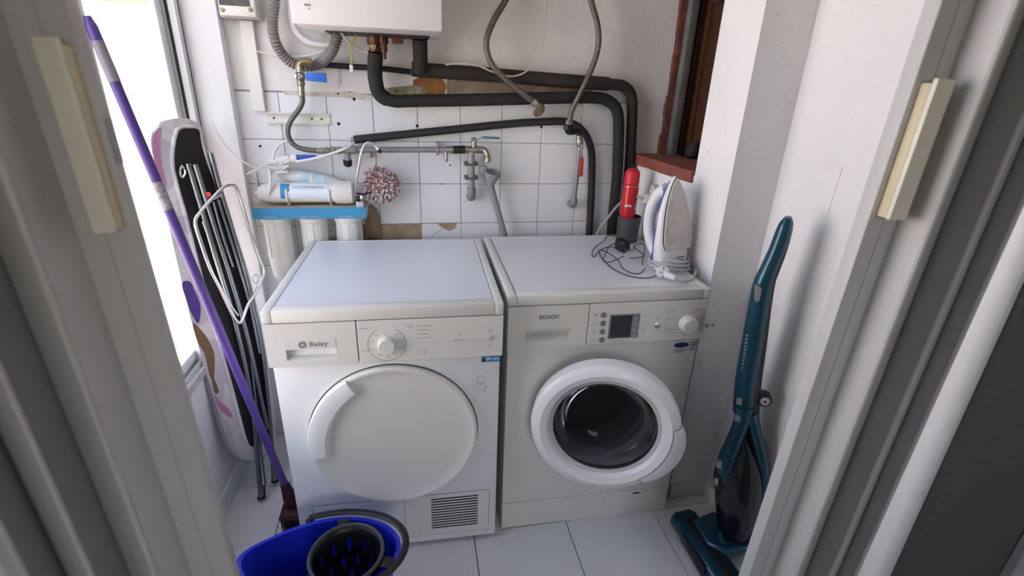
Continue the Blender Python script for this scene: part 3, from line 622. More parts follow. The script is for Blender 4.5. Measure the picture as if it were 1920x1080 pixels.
b = newbm(); box(b, (0.088, -0.006, hz-0.03), (0.108, 0.0148, hz+0.03), 0.003); wsh.part('hinge', b, steel)
for x in (0.06, 0.54):
    for y in (0.08, 0.5): wsh.part('foot', lathe(newbm(), [(0.02, 0.0), (0.022, 0.004), (0.016, 0.021)], (x, y, 0.0), (0, 0, 1), 14), rubber)
# ================================================================== things on the back wall
def pts(l, y): return [AY(a[0], a[1], a[2] if len(a) > 2 else y) for a in l]
def pxm(P, px): return px*(P-CP).dot(_f)/FPX     # pixels to metres at a point
def mkT(name, label, cat, P, group=None): return Thing(name, label, cat, tuple(P), group=group)
YV = Vector((0, 1, 0))
# --- boiler
BY = -0.31; a = AY(547, 44, BY); c = AY(830, 61, BY); bx0, bx1, bz = a.x, c.x, (a.z+c.z)/2
bo = mkT('wall_boiler', 'white box-shaped wall boiler hanging above the black pipes', 'boiler', ((bx0+bx1)/2, -0.15, bz))
b = newbm(); box(b, (bx0, BY, bz), (bx1, -0.03, 2.3), 0.006, 2); cs = bo.part('casing', b, mat('boiler white', (0.80, 0.78, 0.77), 0.35), world=True)
b = newbm(); box(b, (bx0+0.012, -0.0299, bz+0.01), (bx1-0.012, -0.0008, 2.25)); bo.part('mounting_frame', b, greyp, world=True)
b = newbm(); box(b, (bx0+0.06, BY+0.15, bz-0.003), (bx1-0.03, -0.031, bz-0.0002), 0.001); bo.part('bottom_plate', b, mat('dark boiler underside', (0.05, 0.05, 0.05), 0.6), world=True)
q = AY(577, 12, BY); b = newbm(); 
for dx, dz, w, h in ((-0.008, 0.001, 0.005, 0.005), (-0.002, 0.001, 0.003, 0.005), (0.002, 0.001, 0.005, 0.005), (0.0, -0.006, 0.006, 0.002)): box(b, (q.x+dx, BY-0.0006, q.z+dz), (q.x+dx+w, BY+0.0005, q.z+dz+h))
stuff(bo.part('printed_marks', b, printg, 0, world=True))
b = newbm(); p = AY(745, 72, -0.10); box(b, (p.x-0.017, -0.117, p.z-0.014), (p.x+0.017, -0.083, bz-0.0032), 0.002); bo.part('drain_block', b, mat('dark red plastic', (0.12, 0.03, 0.025), 0.5), world=True)
b = newbm(); p = AY(720, 90, -0.10); tube(b, [(p.x, -0.1, bz-0.0032), (p.x, -0.1, p.z+0.012)], 0.014, 12); tube(b, [(p.x, -0.1, p.z+0.0119), (p.x, -0.1, p.z-0.012)], 0.010, 12); tube(b, [(p.x, -0.1, p.z-0.0121), (p.x, -0.1, p.z-0.032)], 0.006, 10); bo.part('filling_valve', b, copper, world=True)
# --- junction box
j0 = AY(412, 30, -0.07); j1 = AY(480, 30, -0.07)
jb = mkT('junction_box', 'pale grey electrical box with dark label window on the plaster beside the boiler', 'electrical box', (j0.x, 0, j0.z))
b = newbm(); box(b, (j0.x-0.006, -0.05, j0.z-0.002), (j1.x+0.006, -0.0008, 1.72), 0.006); jb.part('base', b, greyp, world=True)
b = newbm(); box(b, (j0.x, -0.07, j0.z+0.002), (j1.x, -0.0501, 1.715), 0.004); lidp = jb.part('cover', b, plastic, world=True)
b = newbm(); q = AY(440, 11, -0.07); box(b, (j0.x+0.004, -0.0708, q.z), (j1.x-0.012, -0.0695, 1.69)); jb.part('label_window', b, mat('dark label', (0.09, 0.085, 0.08), 0.35, var=0.5, vscale=60), 0, world=True, parent=lidp)
for qx in (417, 470):
    q = AY(qx, 18.5, -0.07); b = newbm(); lathe(b, [(0, 0.004), (0.0045, 0.004), (0.006, 0.002), (0.006, 0)], (q.x, -0.07, q.z), (0, -1, 0), 14); jb.part('screw', b, brass, world=True, parent=lidp)
# --- trunking
tr = mkT('cable_trunking', 'cream vertical cable trunking running down from the electrical box', 'trunking', AY(478, 205, 0))
x0, x1 = AY(458, 33, -0.02).x, AY(482, 33, -0.02).x
A = [AY(458, 34, -0.018), AY(482, 34, -0.018), AY(496.5, 209, -0.018), AY(486, 209, -0.018)]
zt0 = A[2].z
b = newbm(); box(b, (AY(470, 100, -0.018).x-0.019, -0.018, zt0), (AY(470, 100, -0.018).x+0.019, -0.0008, j0.z-0.003), 0.0015, 1); tr.part('channel', b, plastic2, world=True)
t2 = mkT('trunking_base', 'open horizontal trunking base strip with screw holes under the gas hose', 'trunking', AY(560, 225, 0))
pA, pB = AY(499, 214, -0.01), AY(619, 229, -0.01); zc = (AY(499, 221, -.01).z+AY(619, 224, -.01).z)/2
b = newbm(); box(b, (pA.x, -0.003, zc-0.016), (pB.x, -0.0008, zc+0.016)); t2.part('back_strip', b, plastic2, 0, world=True)
for dz in (-0.0165, 0.0145):
    b = newbm(); box(b, (pA.x, -0.013, zc+dz-0.001), (pB.x, -0.0008, zc+dz+0.003), 0.001); t2.part('side_flange', b, plastic2, 0, world=True)
for x in (514, 585, 603):
    q = AY(x, 221, 0); b = newbm(); lathe(b, [(0, 0.0012), (0.0035, 0.001), (0.0035, 0)], (q.x, -0.003, zc), (0, -1, 0), 10); t2.part('screw_hole', b, hole_m, world=True)
# --- corrugated hose loop
path = resample(spl(pts([(517, -40, -0.06), (515, 0, -0.055), (511, 40, -0.05), (514, 70, -0.05), (526, 97, -0.03), (546, 117, -0.0185), (573, 125, -0.0182), (601, 118, -0.025), (621, 98, -0.075), (630, 76, -0.09), (634, 57, -0.10)], 0), 10), 0.0048)
hs = tag(mk('corrugated_hose', tube(newbm(), path, [0.0168 if k % 2 else 0.0134 for k in range(len(path))], 14), mat('grey corrugated hose', (0.20, 0.18, 0.17), 0.55)), 'grey ribbed corrugated hose looping below the boiler', 'hose')
def thin(name, label, cat, l, y, r, m, seg=8, n=8): return tag(mk(name, tube(newbm(), spl(pts(l, y), n), r, seg), m), label, cat)
wpl = mat('white plastic tube', (0.75, 0.74, 0.72), 0.4)
thin('white_pipe', 'white plastic drain pipe curving behind the corrugated hose', 'pipe', [(540, -20), (544, 25), (553, 57), (574, 77), (600, 84), (622, 84)], -0.02, 0.0085, wpl, 10)
thin('white_cable', 'thin white cable sagging across the plaster beneath the corrugated hose', 'cable', [(482, 96), (500, 100), (530, 106), (560, 106), (590, 102), (612, 92), (625, 78)], -0.014, 0.0024, wpl)
thin('grey_cable', 'grey cable slanting from the boiler to the brass valve', 'cable', [(636, 58, -0.13), (650, 73, -0.12), (664, 87, -0.11), (690, 99, -0.10)], 0, 0.0036, greyp)
ew = mkT('earth_wire', 'yellow earth wire hanging from the boiler with a white connector', 'wire', AY(659, 122, -0.1))
ew.part('wire', tube(newbm(), spl(pts([(669, 58), (664, 75), (658, 85), (659, 103), (659, 121)], -0.115), 8), 0.0022, 6), mat('yellow wire', (0.45, 0.40, 0.06), 0.5), world=True)
p = AY(659, 128, -0.115); ew.part('connector', box(newbm(), (p.x-0.0055, p.y-0.005, p.z-0.012), (p.x+0.0055, p.y+0.005, p.z+0.01), 0.0015), wpl, world=True)
# --- insulated pipes
pa = mkT('insulated_pipe', 'thick black insulated pipe with brass valve, inner bend along the top tile edge', 'pipe', AY(900, 187, -0.04), 'insulated boiler pipes')
pathA = [(704, 98, -0.085), (703, 125, -0.075), (704, 150, -0.065), (712, 176, -0.055), (736, 189, -0.05), (775, 189, -0.05), (900, 187, -0.05), (1020, 184, -0.05), (1110, 183, -0.05), (1140, 189, -0.05), (1157, 208, -0.05), (1160, 245, -0.05), (1157, 330, -0.05), (1150, 400, -0.05), (1146, 450, -0.05), (1143, 500, -0.05)]
P = spl(pts(pathA, 0), 8); pa.part('insulation', tube(newbm(), P, [0.0235 if i < 30 else 0.0205 for i in range(len(P))], 16), foam, world=True)
b = newbm(); p0 = AY(704, 97, -0.085); x, y, z = p0
lathe(b, [(0.014, -0.003), (0.019, 0.0), (0.019, 0.012), (0.015, 0.013), (0.015, 0.02), (0.023, 0.021), (0.023, 0.042), (0.018, 0.043), (0.018, max(0.05, bz-0.0035-z))], (x, y, z), (0, 0, 1), 8); cf = pa.part('brass_valve', b, copper, 30, world=True)
b = newbm(); box(b, (x-0.012, y-0.03, z+0.006), (x+0.004, y-0.018, z+0.02), 0.002); pa.part('valve_tag', b, mat('yellow tag', (0.45, 0.33, 0.10), 0.5), world=True, parent=cf)
for qx in (800, ):
    q = AY(qx, 188, -0.05); b = newbm(); lathe(b, [(0.0212, -0.001), (0.0215, 0.0), (0.0212, 0.001)], q, (1, 0, 0), 18); pa.part('insulation_joint', b, gap, world=True)
pb2 = mkT('insulated_pipe', 'black insulated pipe forming the outer bend along the wall corner above the tiles', 'pipe', AY(950, 143, -0.04), 'insulated boiler pipes')
pathB = [(787, 66, -0.085), (788, 90, -0.075), (788, 112, -0.06)]
Pv = [AY(*q) for q in ((787, 72, -0.085), (788, 95, -0.07), (789, 135, -0.05))]
pb2.part('insulation', tube(newbm(), Pv, 0.0235, 16), foam, world=True)
p0 = Pv[0]; pb2.part('pipe_collar', lathe(newbm(), [(0.018, -0.002), (0.021, 0), (0.021, 0.007), (0.016, 0.008), (0.016, max(0.02, bz-0.0035-p0.z))], p0, (0, 0, 1), 14), aged, world=True)
PB = spl(pts([(772, 129), (800, 132), (900, 139), (1000, 147), (1090, 154), (1145, 158), (1171, 163), (1184, 182), (1185, 220), (1181, 300), (1172, 400), (1166, 460), (1163, 500)], -0.032), 8)
pb2.part('insulation', tube(newbm(), PB, [0.023 if i < 40 else 0.019 for i in range(len(PB))], 16), foam2, world=True)
thin('small_black_pipe', 'thin black pipe running level behind the blue-handled valve', 'pipe', [(566, 119), (600, 121), (660, 125), (720, 129), (771, 135)], -0.016, 0.0088, rubber, 10)
pc_ = mkT('slim_black_pipe', 'slim glossy black insulated pipe with open cut end, sloping across the tiles', 'pipe', AY(850, 243, -0.02))
PC = spl(pts([(664, 262), (740, 254), (850, 243), (960, 232), (1030, 228), (1062, 229), (1088, 241), (1104, 265), (1110, 300), (1108, 380), (1104, 450), (1101, 500)], -0.0155), 8)
pc_.part('insulation', tube(newbm(), PC, 0.0138, 14), mat('slim black foam', (0.022, 0.022, 0.023), 0.5, bump=0.15, bscale=60), world=True)
e = (PC[0]-PC[1]).normalized(); pc_.part('pipe_end', tube(newbm(), [PC[0]-e*0.002, PC[0]+e*0.01], 0.009, 12), aged, world=True)
# --- braided hoses
br = braid('steel braid', (0.17, 0.15, 0.135), 900, 0.75, 0.42); br2 = braid('dark braid', (0.16, 0.15, 0.13), 900, 0.7, 0.45)
h1 = mkT('braided_hose', 'steel braided hose bulging outward and ending in a brown elbow over the pipes', 'hose', AY(1015, 205, -0.06), 'braided hoses from above')
P = spl(pts([(975, -60, -0.12), (948, 0, -0.11), (925, 40, -0.105), (912, 80, -0.10), (921, 118, -0.10), (950, 151, -0.10), (1000, 191, -0.10)], 0), 10)
h1.part('braid', tube(newbm(), P, 0.0098, 12), br, world=True); d = (P[-1]-P[-2]).normalized()
h1.part('nut', lathe(newbm(), [(0.009, -0.004), (0.0125, 0), (0.0125, 0.014), (0.010, 0.015), (0.010, 0.02)], P[-1], d, 6), aged, 30, world=True)
p = P[-1]+d*0.0195; h1.part('elbow', tube(newbm(), spl([p, p+d*0.014, p+Vector((0.012, 0.02, -0.022)), p+Vector((0.014, 0.07, -0.028))], 5), 0.0135, 12), brass, world=True)
h2 = mkT('braided_hose', 'steel braided hose coming straight down to the black nut above the red lever', 'hose', AY(1068, 240, -0.07), 'braided hoses from above')
P = spl(pts([(1096, -60, -0.10), (1108, 0, -0.10), (1120, 45, -0.095), (1122, 82, -0.10), (1112, 122, -0.10), (1090, 170, -0.098), (1073, 205, -0.088), (1068, 226, -0.08)], 0), 10)
h2.part('braid', tube(newbm(), P, 0.0098, 12), br, world=True); d = (P[-1]-P[-2]).normalized()
h2.part('nut', lathe(newbm(), [(0.009, -0.004), (0.012, 0), (0.012, 0.012), (0.010, 0.013)], P[-1], d, 6), aged, 30, world=True)
p = P[-1]+d*0.0125; h2.part('black_nut', lathe(newbm(), [(0.014, 0), (0.0155, 0.002), (0.0155, 0.02), (0.012, 0.022)], p, d, 14), blackp, world=True)
rv = mkT('shutoff_pipe', 'grey stub pipe with red lever valve below the hanging braided hose', 'pipe', AY(1080, 390, -0.05))
q0, q1, q2 = AY(1086, 248, -0.055), AY(1087, 282, -0.05), AY(1076, 378, -0.05)
rv.part('black_elbow', tube(newbm(), spl([p+d*0.02, p+d*0.028+Vector((0.01, 0.004, 0)), q0+Vector((0, 0, 0.004)), q0-Vector((0, 0, 0.01))], 5), 0.0115, 12), blackp, world=True)
rv.part('valve_body', lathe(newbm(), [(0.009, 0), (0.0125, 0.003), (0.0125, 0.014), (0.010, 0.016), (0.014, 0.026), (0.014, 0.036), (0.010, 0.044), (0.0125, 0.046), (0.0125, (q0-q1).length-0.01)], q1, q0-q1, 10), aged, 30, world=True)
rv.part('stub', tube(newbm(), [q1, q2], 0.0092, 12), galv, world=True)
rv.part('end_elbow', tube(newbm(), spl([q2+Vector((0, 0, 0.012)), q2-Vector((0, 0, 0.006)), q2+Vector((0, 0.012, -0.016)), q2+Vector((0, 0.047, -0.018))], 5), 0.0128, 12), galv, world=True)
l0, l1, l2 = AY(1090, 272, -0.066), AY(1091, 296, -0.068), AY(1089, 330, -0.068)
b = newbm(); obox(b, (l0+l1)/2, (0.008, 0.003, (l1-l0).length+0.006), (1, 0, 0), (0, 1, 0), l1-l0, 0.001); lv = rv.part('lever', b, steel, world=True)
b = newbm(); obox(b, (l1+l2)/2, (0.016, 0.007, (l2-l1).length+0.004), (1, 0, 0), (0, 1, 0), l2-l1, 0.0034, 3); rv.part('lever_grip', b, mat('red lever', (0.45, 0.045, 0.02), 0.45), world=True, parent=lv)
thin('cream_cable', 'thin cream cable hanging in a loop behind the braided hose', 'cable', [(1022, -60), (1025, 0), (1024, 45), (1017, 82), (1003, 115), (982, 137), (955, 143), (925, 135), (895, 123), (868, 119), (835, 121)], -0.066, 0.0026, mat('cream cable', (0.62, 0.56, 0.44), 0.5))
# --- gas valve with blue lever and its hose
gv = mkT('gas_valve', 'nickel valve with broad blue lever on the plaster under the corrugated hose', 'valve', AY(562, 150, -0.03))
q = AY(562, 121, -0.058); r_ = AY(565, 172, -0.056); dd = (r_-q)
gv.part('elbow', tube(newbm(), spl([q+Vector((0.036, 0.002, 0.008)), q+Vector((0.018, 0.0, 0.008)), q+Vector((0.002, 0, 0.002)), q+dd*0.2], 6), 0.0115, 12), brass, world=True)
gv.part('valve_body', lathe(newbm(), [(0.0105, 0), (0.0125, 0.002), (0.0125, 0.012), (0.0095, 0.013), (0.0095, 0.018), (0.0145, 0.022), (0.0155, 0.03), (0.0145, 0.038), (0.011, 0.042), (0.0125, 0.044), (0.0125, 0.056), (0.010, 0.058), (0.010, 0.074)], q+dd.normalized()*0.004, dd, 12), aged, 25, world=True)
c0 = AY(563, 143, -0.052); b = newbm(); lathe(b, [(0, 0.026), (0.006, 0.026), (0.008, 0.02), (0.008, 0)], c0, (-0.5, -1, 0), 10); obox(b, c0+Vector((-0.004, -0.021, 0)), (0.032, 0.003, 0.008), (1, 0, 0), (0, 1, 0), (0, 0, 1), 0.001); gv.part('lever_arm', b, steel, world=True)
A_, B_ = AY(573, 144, -0.075), AY(612, 145.5, -0.075)
b = newbm(); n = 6; L_ = (B_-A_).length
prism(b, [A_+Vector((0, 0, 0.012)), B_+Vector((-0.002, 0, 0.0135)), B_+Vector((0, 0, 0.004)), B_+Vector((-0.001, 0, -0.0145)), A_+Vector((0, 0, -0.011))], (0, 0.009, 0), 0.003, 2); gv.part('blue_lever', b, bluep, world=True)
gh = mkT('gas_hose', 'dark braided hose hanging from the blue-levered valve to the grey pipe', 'hose', AY(560, 275, -0.04))
P = spl(pts([(565, 172), (567, 190), (560, 206), (548, 222), (540, 241), (543, 261), (556, 275), (578, 281), (606, 283)], -0.050), 10)
gh.part('braid', tube(newbm(), P, 0.0082, 12), br2, world=True)
gh.part('ferrule', tube(newbm(), [P[0]+Vector((0, 0, 0.006)), P[4]], 0.0098, 12), aged, world=True)
gh.part('ferrule', tube(newbm(), [P[-5], P[-1]+Vector((0.004, 0, 0))], 0.0098, 12), aged, world=True)
# --- grey level pipe with valves
gp = mkT('grey_supply_pipe', 'level grey pipe with teal lever valve and short vertical leg on the tiles', 'pipe', AY(760, 281, -0.03))
def seg(l, y, r, m, name, ns=12, sm=35, parent=None): return gp.part(name, tube(newbm(), spl(pts(l, y), 4) if len(l) > 2 else pts(l, y), r, ns), m, sm, world=True, parent=parent)
YG = -0.04
A_ = AY(606, 283, -0.050); B_ = AY(655, 281, YG); ax = B_-A_
b = newbm(); L_ = ax.length; lathe(b, [(0.010, 0.004), (0.0125, 0.006), (0.0125, 0.017), (0.009, 0.018), (0.009, 0.022), (0.0135, 0.024), (0.0135, 0.038), (0.010, 0.041), (0.0125, 0.044), (0.0125, 0.058), (0.0105, 0.06), (0.0105, L_-0.002)], A_, ax, 10); gp.part('union_valve', b, aged, 25, world=True)
seg([(648, 281), (668, 281)], YG, 0.0145, galv, 'tee'); seg([(651, 282), (652, 302)], YG, 0.0115, galv, 'tee_leg'); 
p = AY(652, 305, YG); gp.part('drain_cap', lathe(newbm(), [(0.010, 0.012), (0.0145, 0.009), (0.0145, -0.008), (0.010, -0.012), (0.0, -0.0125)], p, (0, -0.5, 1), 14), blackp, world=True)
seg([(668, 281), (836, 280.5)], YG, 0.0098, galv, 'tube'); seg([(672, 281), (682, 281)], YG, 0.0125, aged, 'sleeve')
p = AY(820, 279, YG); b = newbm(); box(b, (p.x-0.004, -0.052, p.z-0.022), (p.x+0.004, -0.0005, p.z+0.022), 0.002); gp.part('pipe_clamp', b, galv, world=True)
p = AY(695, 290, YG); b = newbm(); box(b, (p.x-0.005, -0.03, p.z-0.012), (p.x+0.005, -0.0005, p.z+0.004), 0.002); gp.part('pipe_clamp', b, brass, world=True)
seg([(836, 281), (847, 281)], YG, 0.0118, aged, 'collar'); seg([(836, 284, -0.05), (837, 296, -0.055), (837, 304, -0.055)], YG, [0.006, 0.006, 0.0062, 0.006, 0.0055, 0.005, 0.005, 0.0045, 0.003], aged, 'bleed_valve')
seg([(847, 281), (850, 281)], YG, 0.0148, aged, 'nut'); seg([(850, 281), (872, 280.5)], YG, 0.0138, rubber, 'rubber_sleeve'); seg([(872, 280.5), (905, 281)], YG, 0.0125, aged, 'valve_body')
seg([(889, 276, -0.048), (889, 262, -0.048)], YG, 0.0088, aged, 'valve_stem')
p = AY(889, 263, -0.048); gp.part('stem_nut', lathe(newbm(), [(0.0095, -0.003), (0.0105, 0), (0.0105, 0.006), (0.006, 0.009), (0, 0.009)], p, (0, 0, 1), 6), steel, 30, world=True)
b = newbm(); tube(b, spl(pts([(890, 266), (897, 262), (904, 257.5), (908, 257)], -0.056), 4), 0.0022, 6); lv = gp.part('lever', b, steel, world=True)
A_, B_ = AY(905, 257.5, -0.056), AY(937, 259, -0.056); b = newbm(); obox(b, (A_+B_)/2, ((B_-A_).length, 0.014, 0.0065), B_-A_, (0, 1, 0), (0, 0, 1), 0.0026); gp.part('lever_grip', b, mat('teal lever', (0.03, 0.19, 0.26), 0.45), world=True, parent=lv)
seg([(884, 285), (884, 362)], YG, 0.0118, galv, 'leg_tube')
p = AY(884, 360, YG); gp.part('leg_elbow', tube(newbm(), spl([p+Vector((0, 0, 0.016)), p-Vector((0, 0, 0.008)), p+Vector((0, 0.01, -0.02)), p+Vector((0, 0.039, -0.024))], 6), 0.0162, 12), galv, world=True)
for yy in (308, 334):
    p = AY(884, yy, YG); b = newbm(); box(b, (p.x-0.024, -0.046, p.z-0.0055), (p.x-0.0125, -0.0006, p.z+0.0055), 0.002); box(b, (p.x+0.0125, -0.046, p.z-0.0055), (p.x+0.024, -0.0006, p.z+0.0055), 0.002); box(b, (p.x-0.016, -0.054, p.z-0.004), (p.x+0.016, -0.0518, p.z+0.004), 0.001); gp.part('leg_clamp', b, mat('dark clamp', (0.12, 0.12, 0.12), 0.5, 0.5), world=True)
seg([(900, 280, -0.04), (908, 281, -0.045), (913, 288, -0.05), (914, 298, -0.05)], YG, 0.0095, aged, 'outlet_elbow')
p = AY(914, 297, -0.05); gp.part('outlet_nut', lathe(newbm(), [(0.010, -0.014), (0.0135, -0.012), (0.0135, 0.006), (0.010, 0.008)], p, (0.1, 0, 1), 8), aged, 30, world=True)
fn = mkT('drain_funnel', 'grey plastic tundish funnel with slanting drain pipe under the teal lever', 'funnel', AY(918, 335, -0.05))
A_, B_ = AY(920, 346, -0.05), AY(917, 318, -0.055)
b = newbm(); ax = (B_-A_).normalized()+Vector((0.25, -0.15, 0)); lathe(b, [(0.0135, 0.0), (0.016, 0.010), (0.029, 0.036), (0.030, 0.050), (0.0275, 0.050), (0.0265, 0.038), (0.012, 0.012), (0.0, 0.011)], A_, ax, 20); fn.part('cup', b, mat('grey pvc', (0.24, 0.26, 0.26), 0.5), world=True)
b = newbm(); q = AY(909, 305, -0.05); obox(b, q+Vector((-0.004, 0.0, -0.024)), (0.026, 0.02, 0.026), (1, 0, 0.1), (0, 1, 0), (-0.1, 0, 1), 0.004); fn.part('air_gap_block', b, MATS['grey pvc'], world=True)
fn.part('drain_pipe', tube(newbm(), [AY(919, 344, -0.05), AY(946, 440, -0.05), AY(956, 480, -0.05)], 0.0112, 14), MATS['grey pvc'], world=True)

# --- reverse osmosis water filter
ro = mkT('water_filter', 'reverse osmosis water filter with blue label strip and three white housings behind the dryer', 'water filter', AY(570, 400, -0.05))
wp = mat('aged white plastic', (0.74, 0.72, 0.67), 0.35, var=0.05, vscale=8); blu = mat('label blue', (0.05, 0.27, 0.50), 0.45); dusty = mat('dusty tan metal', (0.47, 0.39, 0.28), 0.8, var=0.25, vscale=14)
FYr = -0.108; e0, e1 = AY(471, 389, FYr), AY(686, 389, FYr); zt = (e0.z+e1.z)/2; zb = (AY(471, 410, FYr).z+AY(686, 410, FYr).z)/2
b = newbm(); box(b, (e0.x, FYr, zt-0.003), (e1.x, -0.0008, zt), 0.0008, 1); ro.part('bracket_top', b, dusty, world=True)
b = newbm(); box(b, (e0.x, FYr-0.0015, zb), (e1.x, FYr-0.0001, zt), 0.0005, 1); lb = ro.part('label_strip', b, blu, world=True)
for s, px_ in (('SEDIMENTOS', 506), ('CARBON GRANULAR', 580), ('CARBON BLOCK', 648)):
    q = AY(px_, 404, FYr); ro.part('lettering', text_bm(s, 0.0062, frontM(q.x, FYr-0.0018, zb+0.006), 0.0002), mat('label white', (0.55, 0.66, 0.75), 0.5), 0, world=True, parent=lb)
b = newbm(); box(b, (e0.x, -0.012, zt), (e0.x+0.003, -0.0008, zt+0.1)); box(b, (e1.x-0.003, FYr, zb), (e1.x, -0.0008, zt-0.003)); ro.part('bracket_side', b, wp, 0, world=True)
for cx in (521, 590, 655):
    q = AY(cx, 424, -0.052); cx_ = q.x; top = zt-0.0035
    b = newbm(); lathe(b, [(0.0, 0.0), (0.047, 0.0), (0.049, -0.006), (0.049, -0.034), (0.046, -0.036)], (cx_, -0.0525, top), (0, 0, 1), 30); hd = ro.part('filter_head', b, wp, world=True)
    b = newbm(); lathe(b, [(0.0455, -0.036), (0.0505, -0.038), (0.0505, -0.052), (0.046, -0.054), (0.0445, -0.06), (0.0425, -0.20), (0.038, -0.25), (0.030, -0.262), (0, -0.264)], (cx_, -0.0525, top), (0, 0, 1), 30); hz_ = ro.part('filter_housing', b, wp, world=True)
    for k in range(10):
        a = 2*pi*k/10+0.3; b = newbm(); c = Vector((cx_+0.0448*cos(a), -0.0525+0.0448*sin(a), top)); obox(b, c+Vector((0, 0, -0.12)), (0.0022, 0.006, 0.12), (cos(a), sin(a), 0), (-sin(a), cos(a), 0), (0, 0, 1)); ro.part('rib', b, wp, 0, world=True, parent=hz_)
# membrane housing lying on top
MY = -0.066; m0, m1 = AY(478, 361, MY), AY(664, 361, MY); mz = (m0.z+m1.z)/2; mr = 0.0335
b = newbm(); L_ = m1.x-m0.x; lathe(b, [(0.0, 0.0), (0.006, 0.0), (0.007, 0.008), (0.018, 0.012), (mr*0.8, 0.024), (mr, 0.05), (mr, L_*0.78), (mr*1.03, L_*0.785), (mr*1.03, L_*0.80)], (m0.x, MY, mz), (1, 0, 0), 28); mh = ro.part('membrane_housing', b, wp, world=True)
b = newbm(); lathe(b, [(mr*1.02, L_*0.8), (mr*1.13, L_*0.81), (mr*1.13, L_*0.985), (mr*0.95, L_), (0, L_)], (m0.x, MY, mz), (1, 0, 0), 28); ec = ro.part('end_cap', b, wp, world=True)
for k in range(24):
    a = 2*pi*k/24; c = Vector((m0.x+L_*0.90, MY+mr*1.13*cos(a), mz+mr*1.13*sin(a))); b = newbm(); obox(b, c, (L_*0.12, 0.0022, 0.004), (1, 0, 0), (0, cos(a), sin(a)), (0, -sin(a), cos(a))); ro.part('rib', b, wp, 0, world=True, parent=ec)
def wrap(x0, x1, a0, a1, r, m, name):
    b = newbm(); n = 12; A = []; 
    for k in range(n+1):
        a = RAD(a0+(a1-a0)*k/n); A.append((b.verts.new((x0, MY-r*cos(a), mz+r*sin(a))), b.verts.new((x1, MY-r*cos(a), mz+r*sin(a)))))
    for p_, q_ in zip(A, A[1:]): b.faces.new((p_[0], p_[1], q_[1], q_[0]))
    return ro.part(name, b, m, 60, world=True, parent=mh)
xa = lambda px_: AY(px_, 355, MY-mr).x
wrap(xa(524), xa(543), -25, 70, mr+0.0006, blu, 'label_blue'); wrap(xa(542), xa(614), -25, 70, mr+0.0008, mat('label pale', (0.72, 0.78, 0.86), 0.4), 'label_white'); wrap(xa(533), xa(545), -25, 18, mr+0.0010, MATS['label pale'], 'label_white')
q = AY(577, 351, MY-mr); ro.part('lettering', text_bm('PORTAMEMBRANA', 0.0118, frontM(q.x, MY-mr-0.0016, q.z), 0.0003), printg, 0, world=True, parent=mh)
for cx in (540, 619):
    xx = AY(cx, 385, MY-mr).x; b = newbm(); rr = mr+0.003; P = [(xx, MY-rr*cos(RAD(t)), mz+rr*sin(RAD(t))) for t in range(-75, 30, 8)]; tube(b, [(xx, MY-0.012, zt+0.001)]+P, 0.0035, 8); ro.part('clip', b, wp, world=True)
# post filter behind, band and fittings
A_, B_ = AY(523, 326, -0.034), AY(650, 348, -0.034); ax = B_-A_; L_ = ax.length
b = newbm(); lathe(b, [(0, 0), (0.01, 0), (0.014, 0.012), (0.0235, 0.03), (0.0245, L_*0.8), (0.014, L_*0.93), (0.008, L_), (0, L_)], A_, ax, 24); pf = ro.part('post_filter', b, mat('grey white plastic', (0.60, 0.61, 0.60), 0.4), world=True)
b = newbm(); lathe(b, [(0.0252, L_*0.30), (0.0252, L_*0.68)], A_, ax, 24)
for f in [f for f in b.faces if len(f.verts) > 8]: b.faces.remove(f)
ro.part('label', b, mat('pale blue label', (0.33, 0.52, 0.63), 0.5, col2=(0.62, 0.72, 0.78), vscale=50), 40, world=True, parent=pf)
b = newbm(); lathe(b, [(0.0262, L_*0.46), (0.0262, L_*0.50)], A_, ax, 20); ro.part('band', b, wp, world=True, parent=pf)
b = newbm(); q = AY(532, 300, -0.05); obox(b, q, (0.045, 0.03, 0.026), (1, 0, 0.28), (0, 1, 0), (-0.28, 0, 1), 0.005); fb_ = ro.part('solenoid_block', b, wpl, world=True)
q = AY(551, 297, -0.05); ro.part('collar', lathe(newbm(), [(0.010, -0.012), (0.014, -0.010), (0.014, 0.010), (0.010, 0.012)], q, (1, 0, 0.15), 14), wpl, world=True, parent=fb_)
A_, B_ = AY(552, 296, -0.055), AY(592, 295.5, -0.055); b = newbm(); prism(b, [A_+Vector((0, 0, 0.009)), B_+Vector((0, 0, 0.008)), B_+Vector((0, 0, -0.009)), A_+Vector((0.002, 0, -0.013))], (0, 0.010, 0), 0.002); ro.part('blue_tap', b, mat('royal blue plastic', (0.02, 0.09, 0.45), 0.4), world=True)
b = newbm(); random.seed(11)
for k in range(5):
    P = [AY(502+random.uniform(-8, 40), 312+random.uniform(-12, 14), -0.06+random.uniform(-0.015, 0.02)) for _ in range(5)]; tube(b, spl(P, 6), 0.0024, 6)
ro.part('tie_wires', b, wpl, world=True)
b = newbm(); q = AY(505, 340, -0.07); tube(b, spl(pts([(504, 318, -0.07), (507, 335, -0.095), (506, 352, -0.105), (503, 366, -0.1)], 0), 5), 0.005, 8); ro.part('strap', b, wpl, world=True)
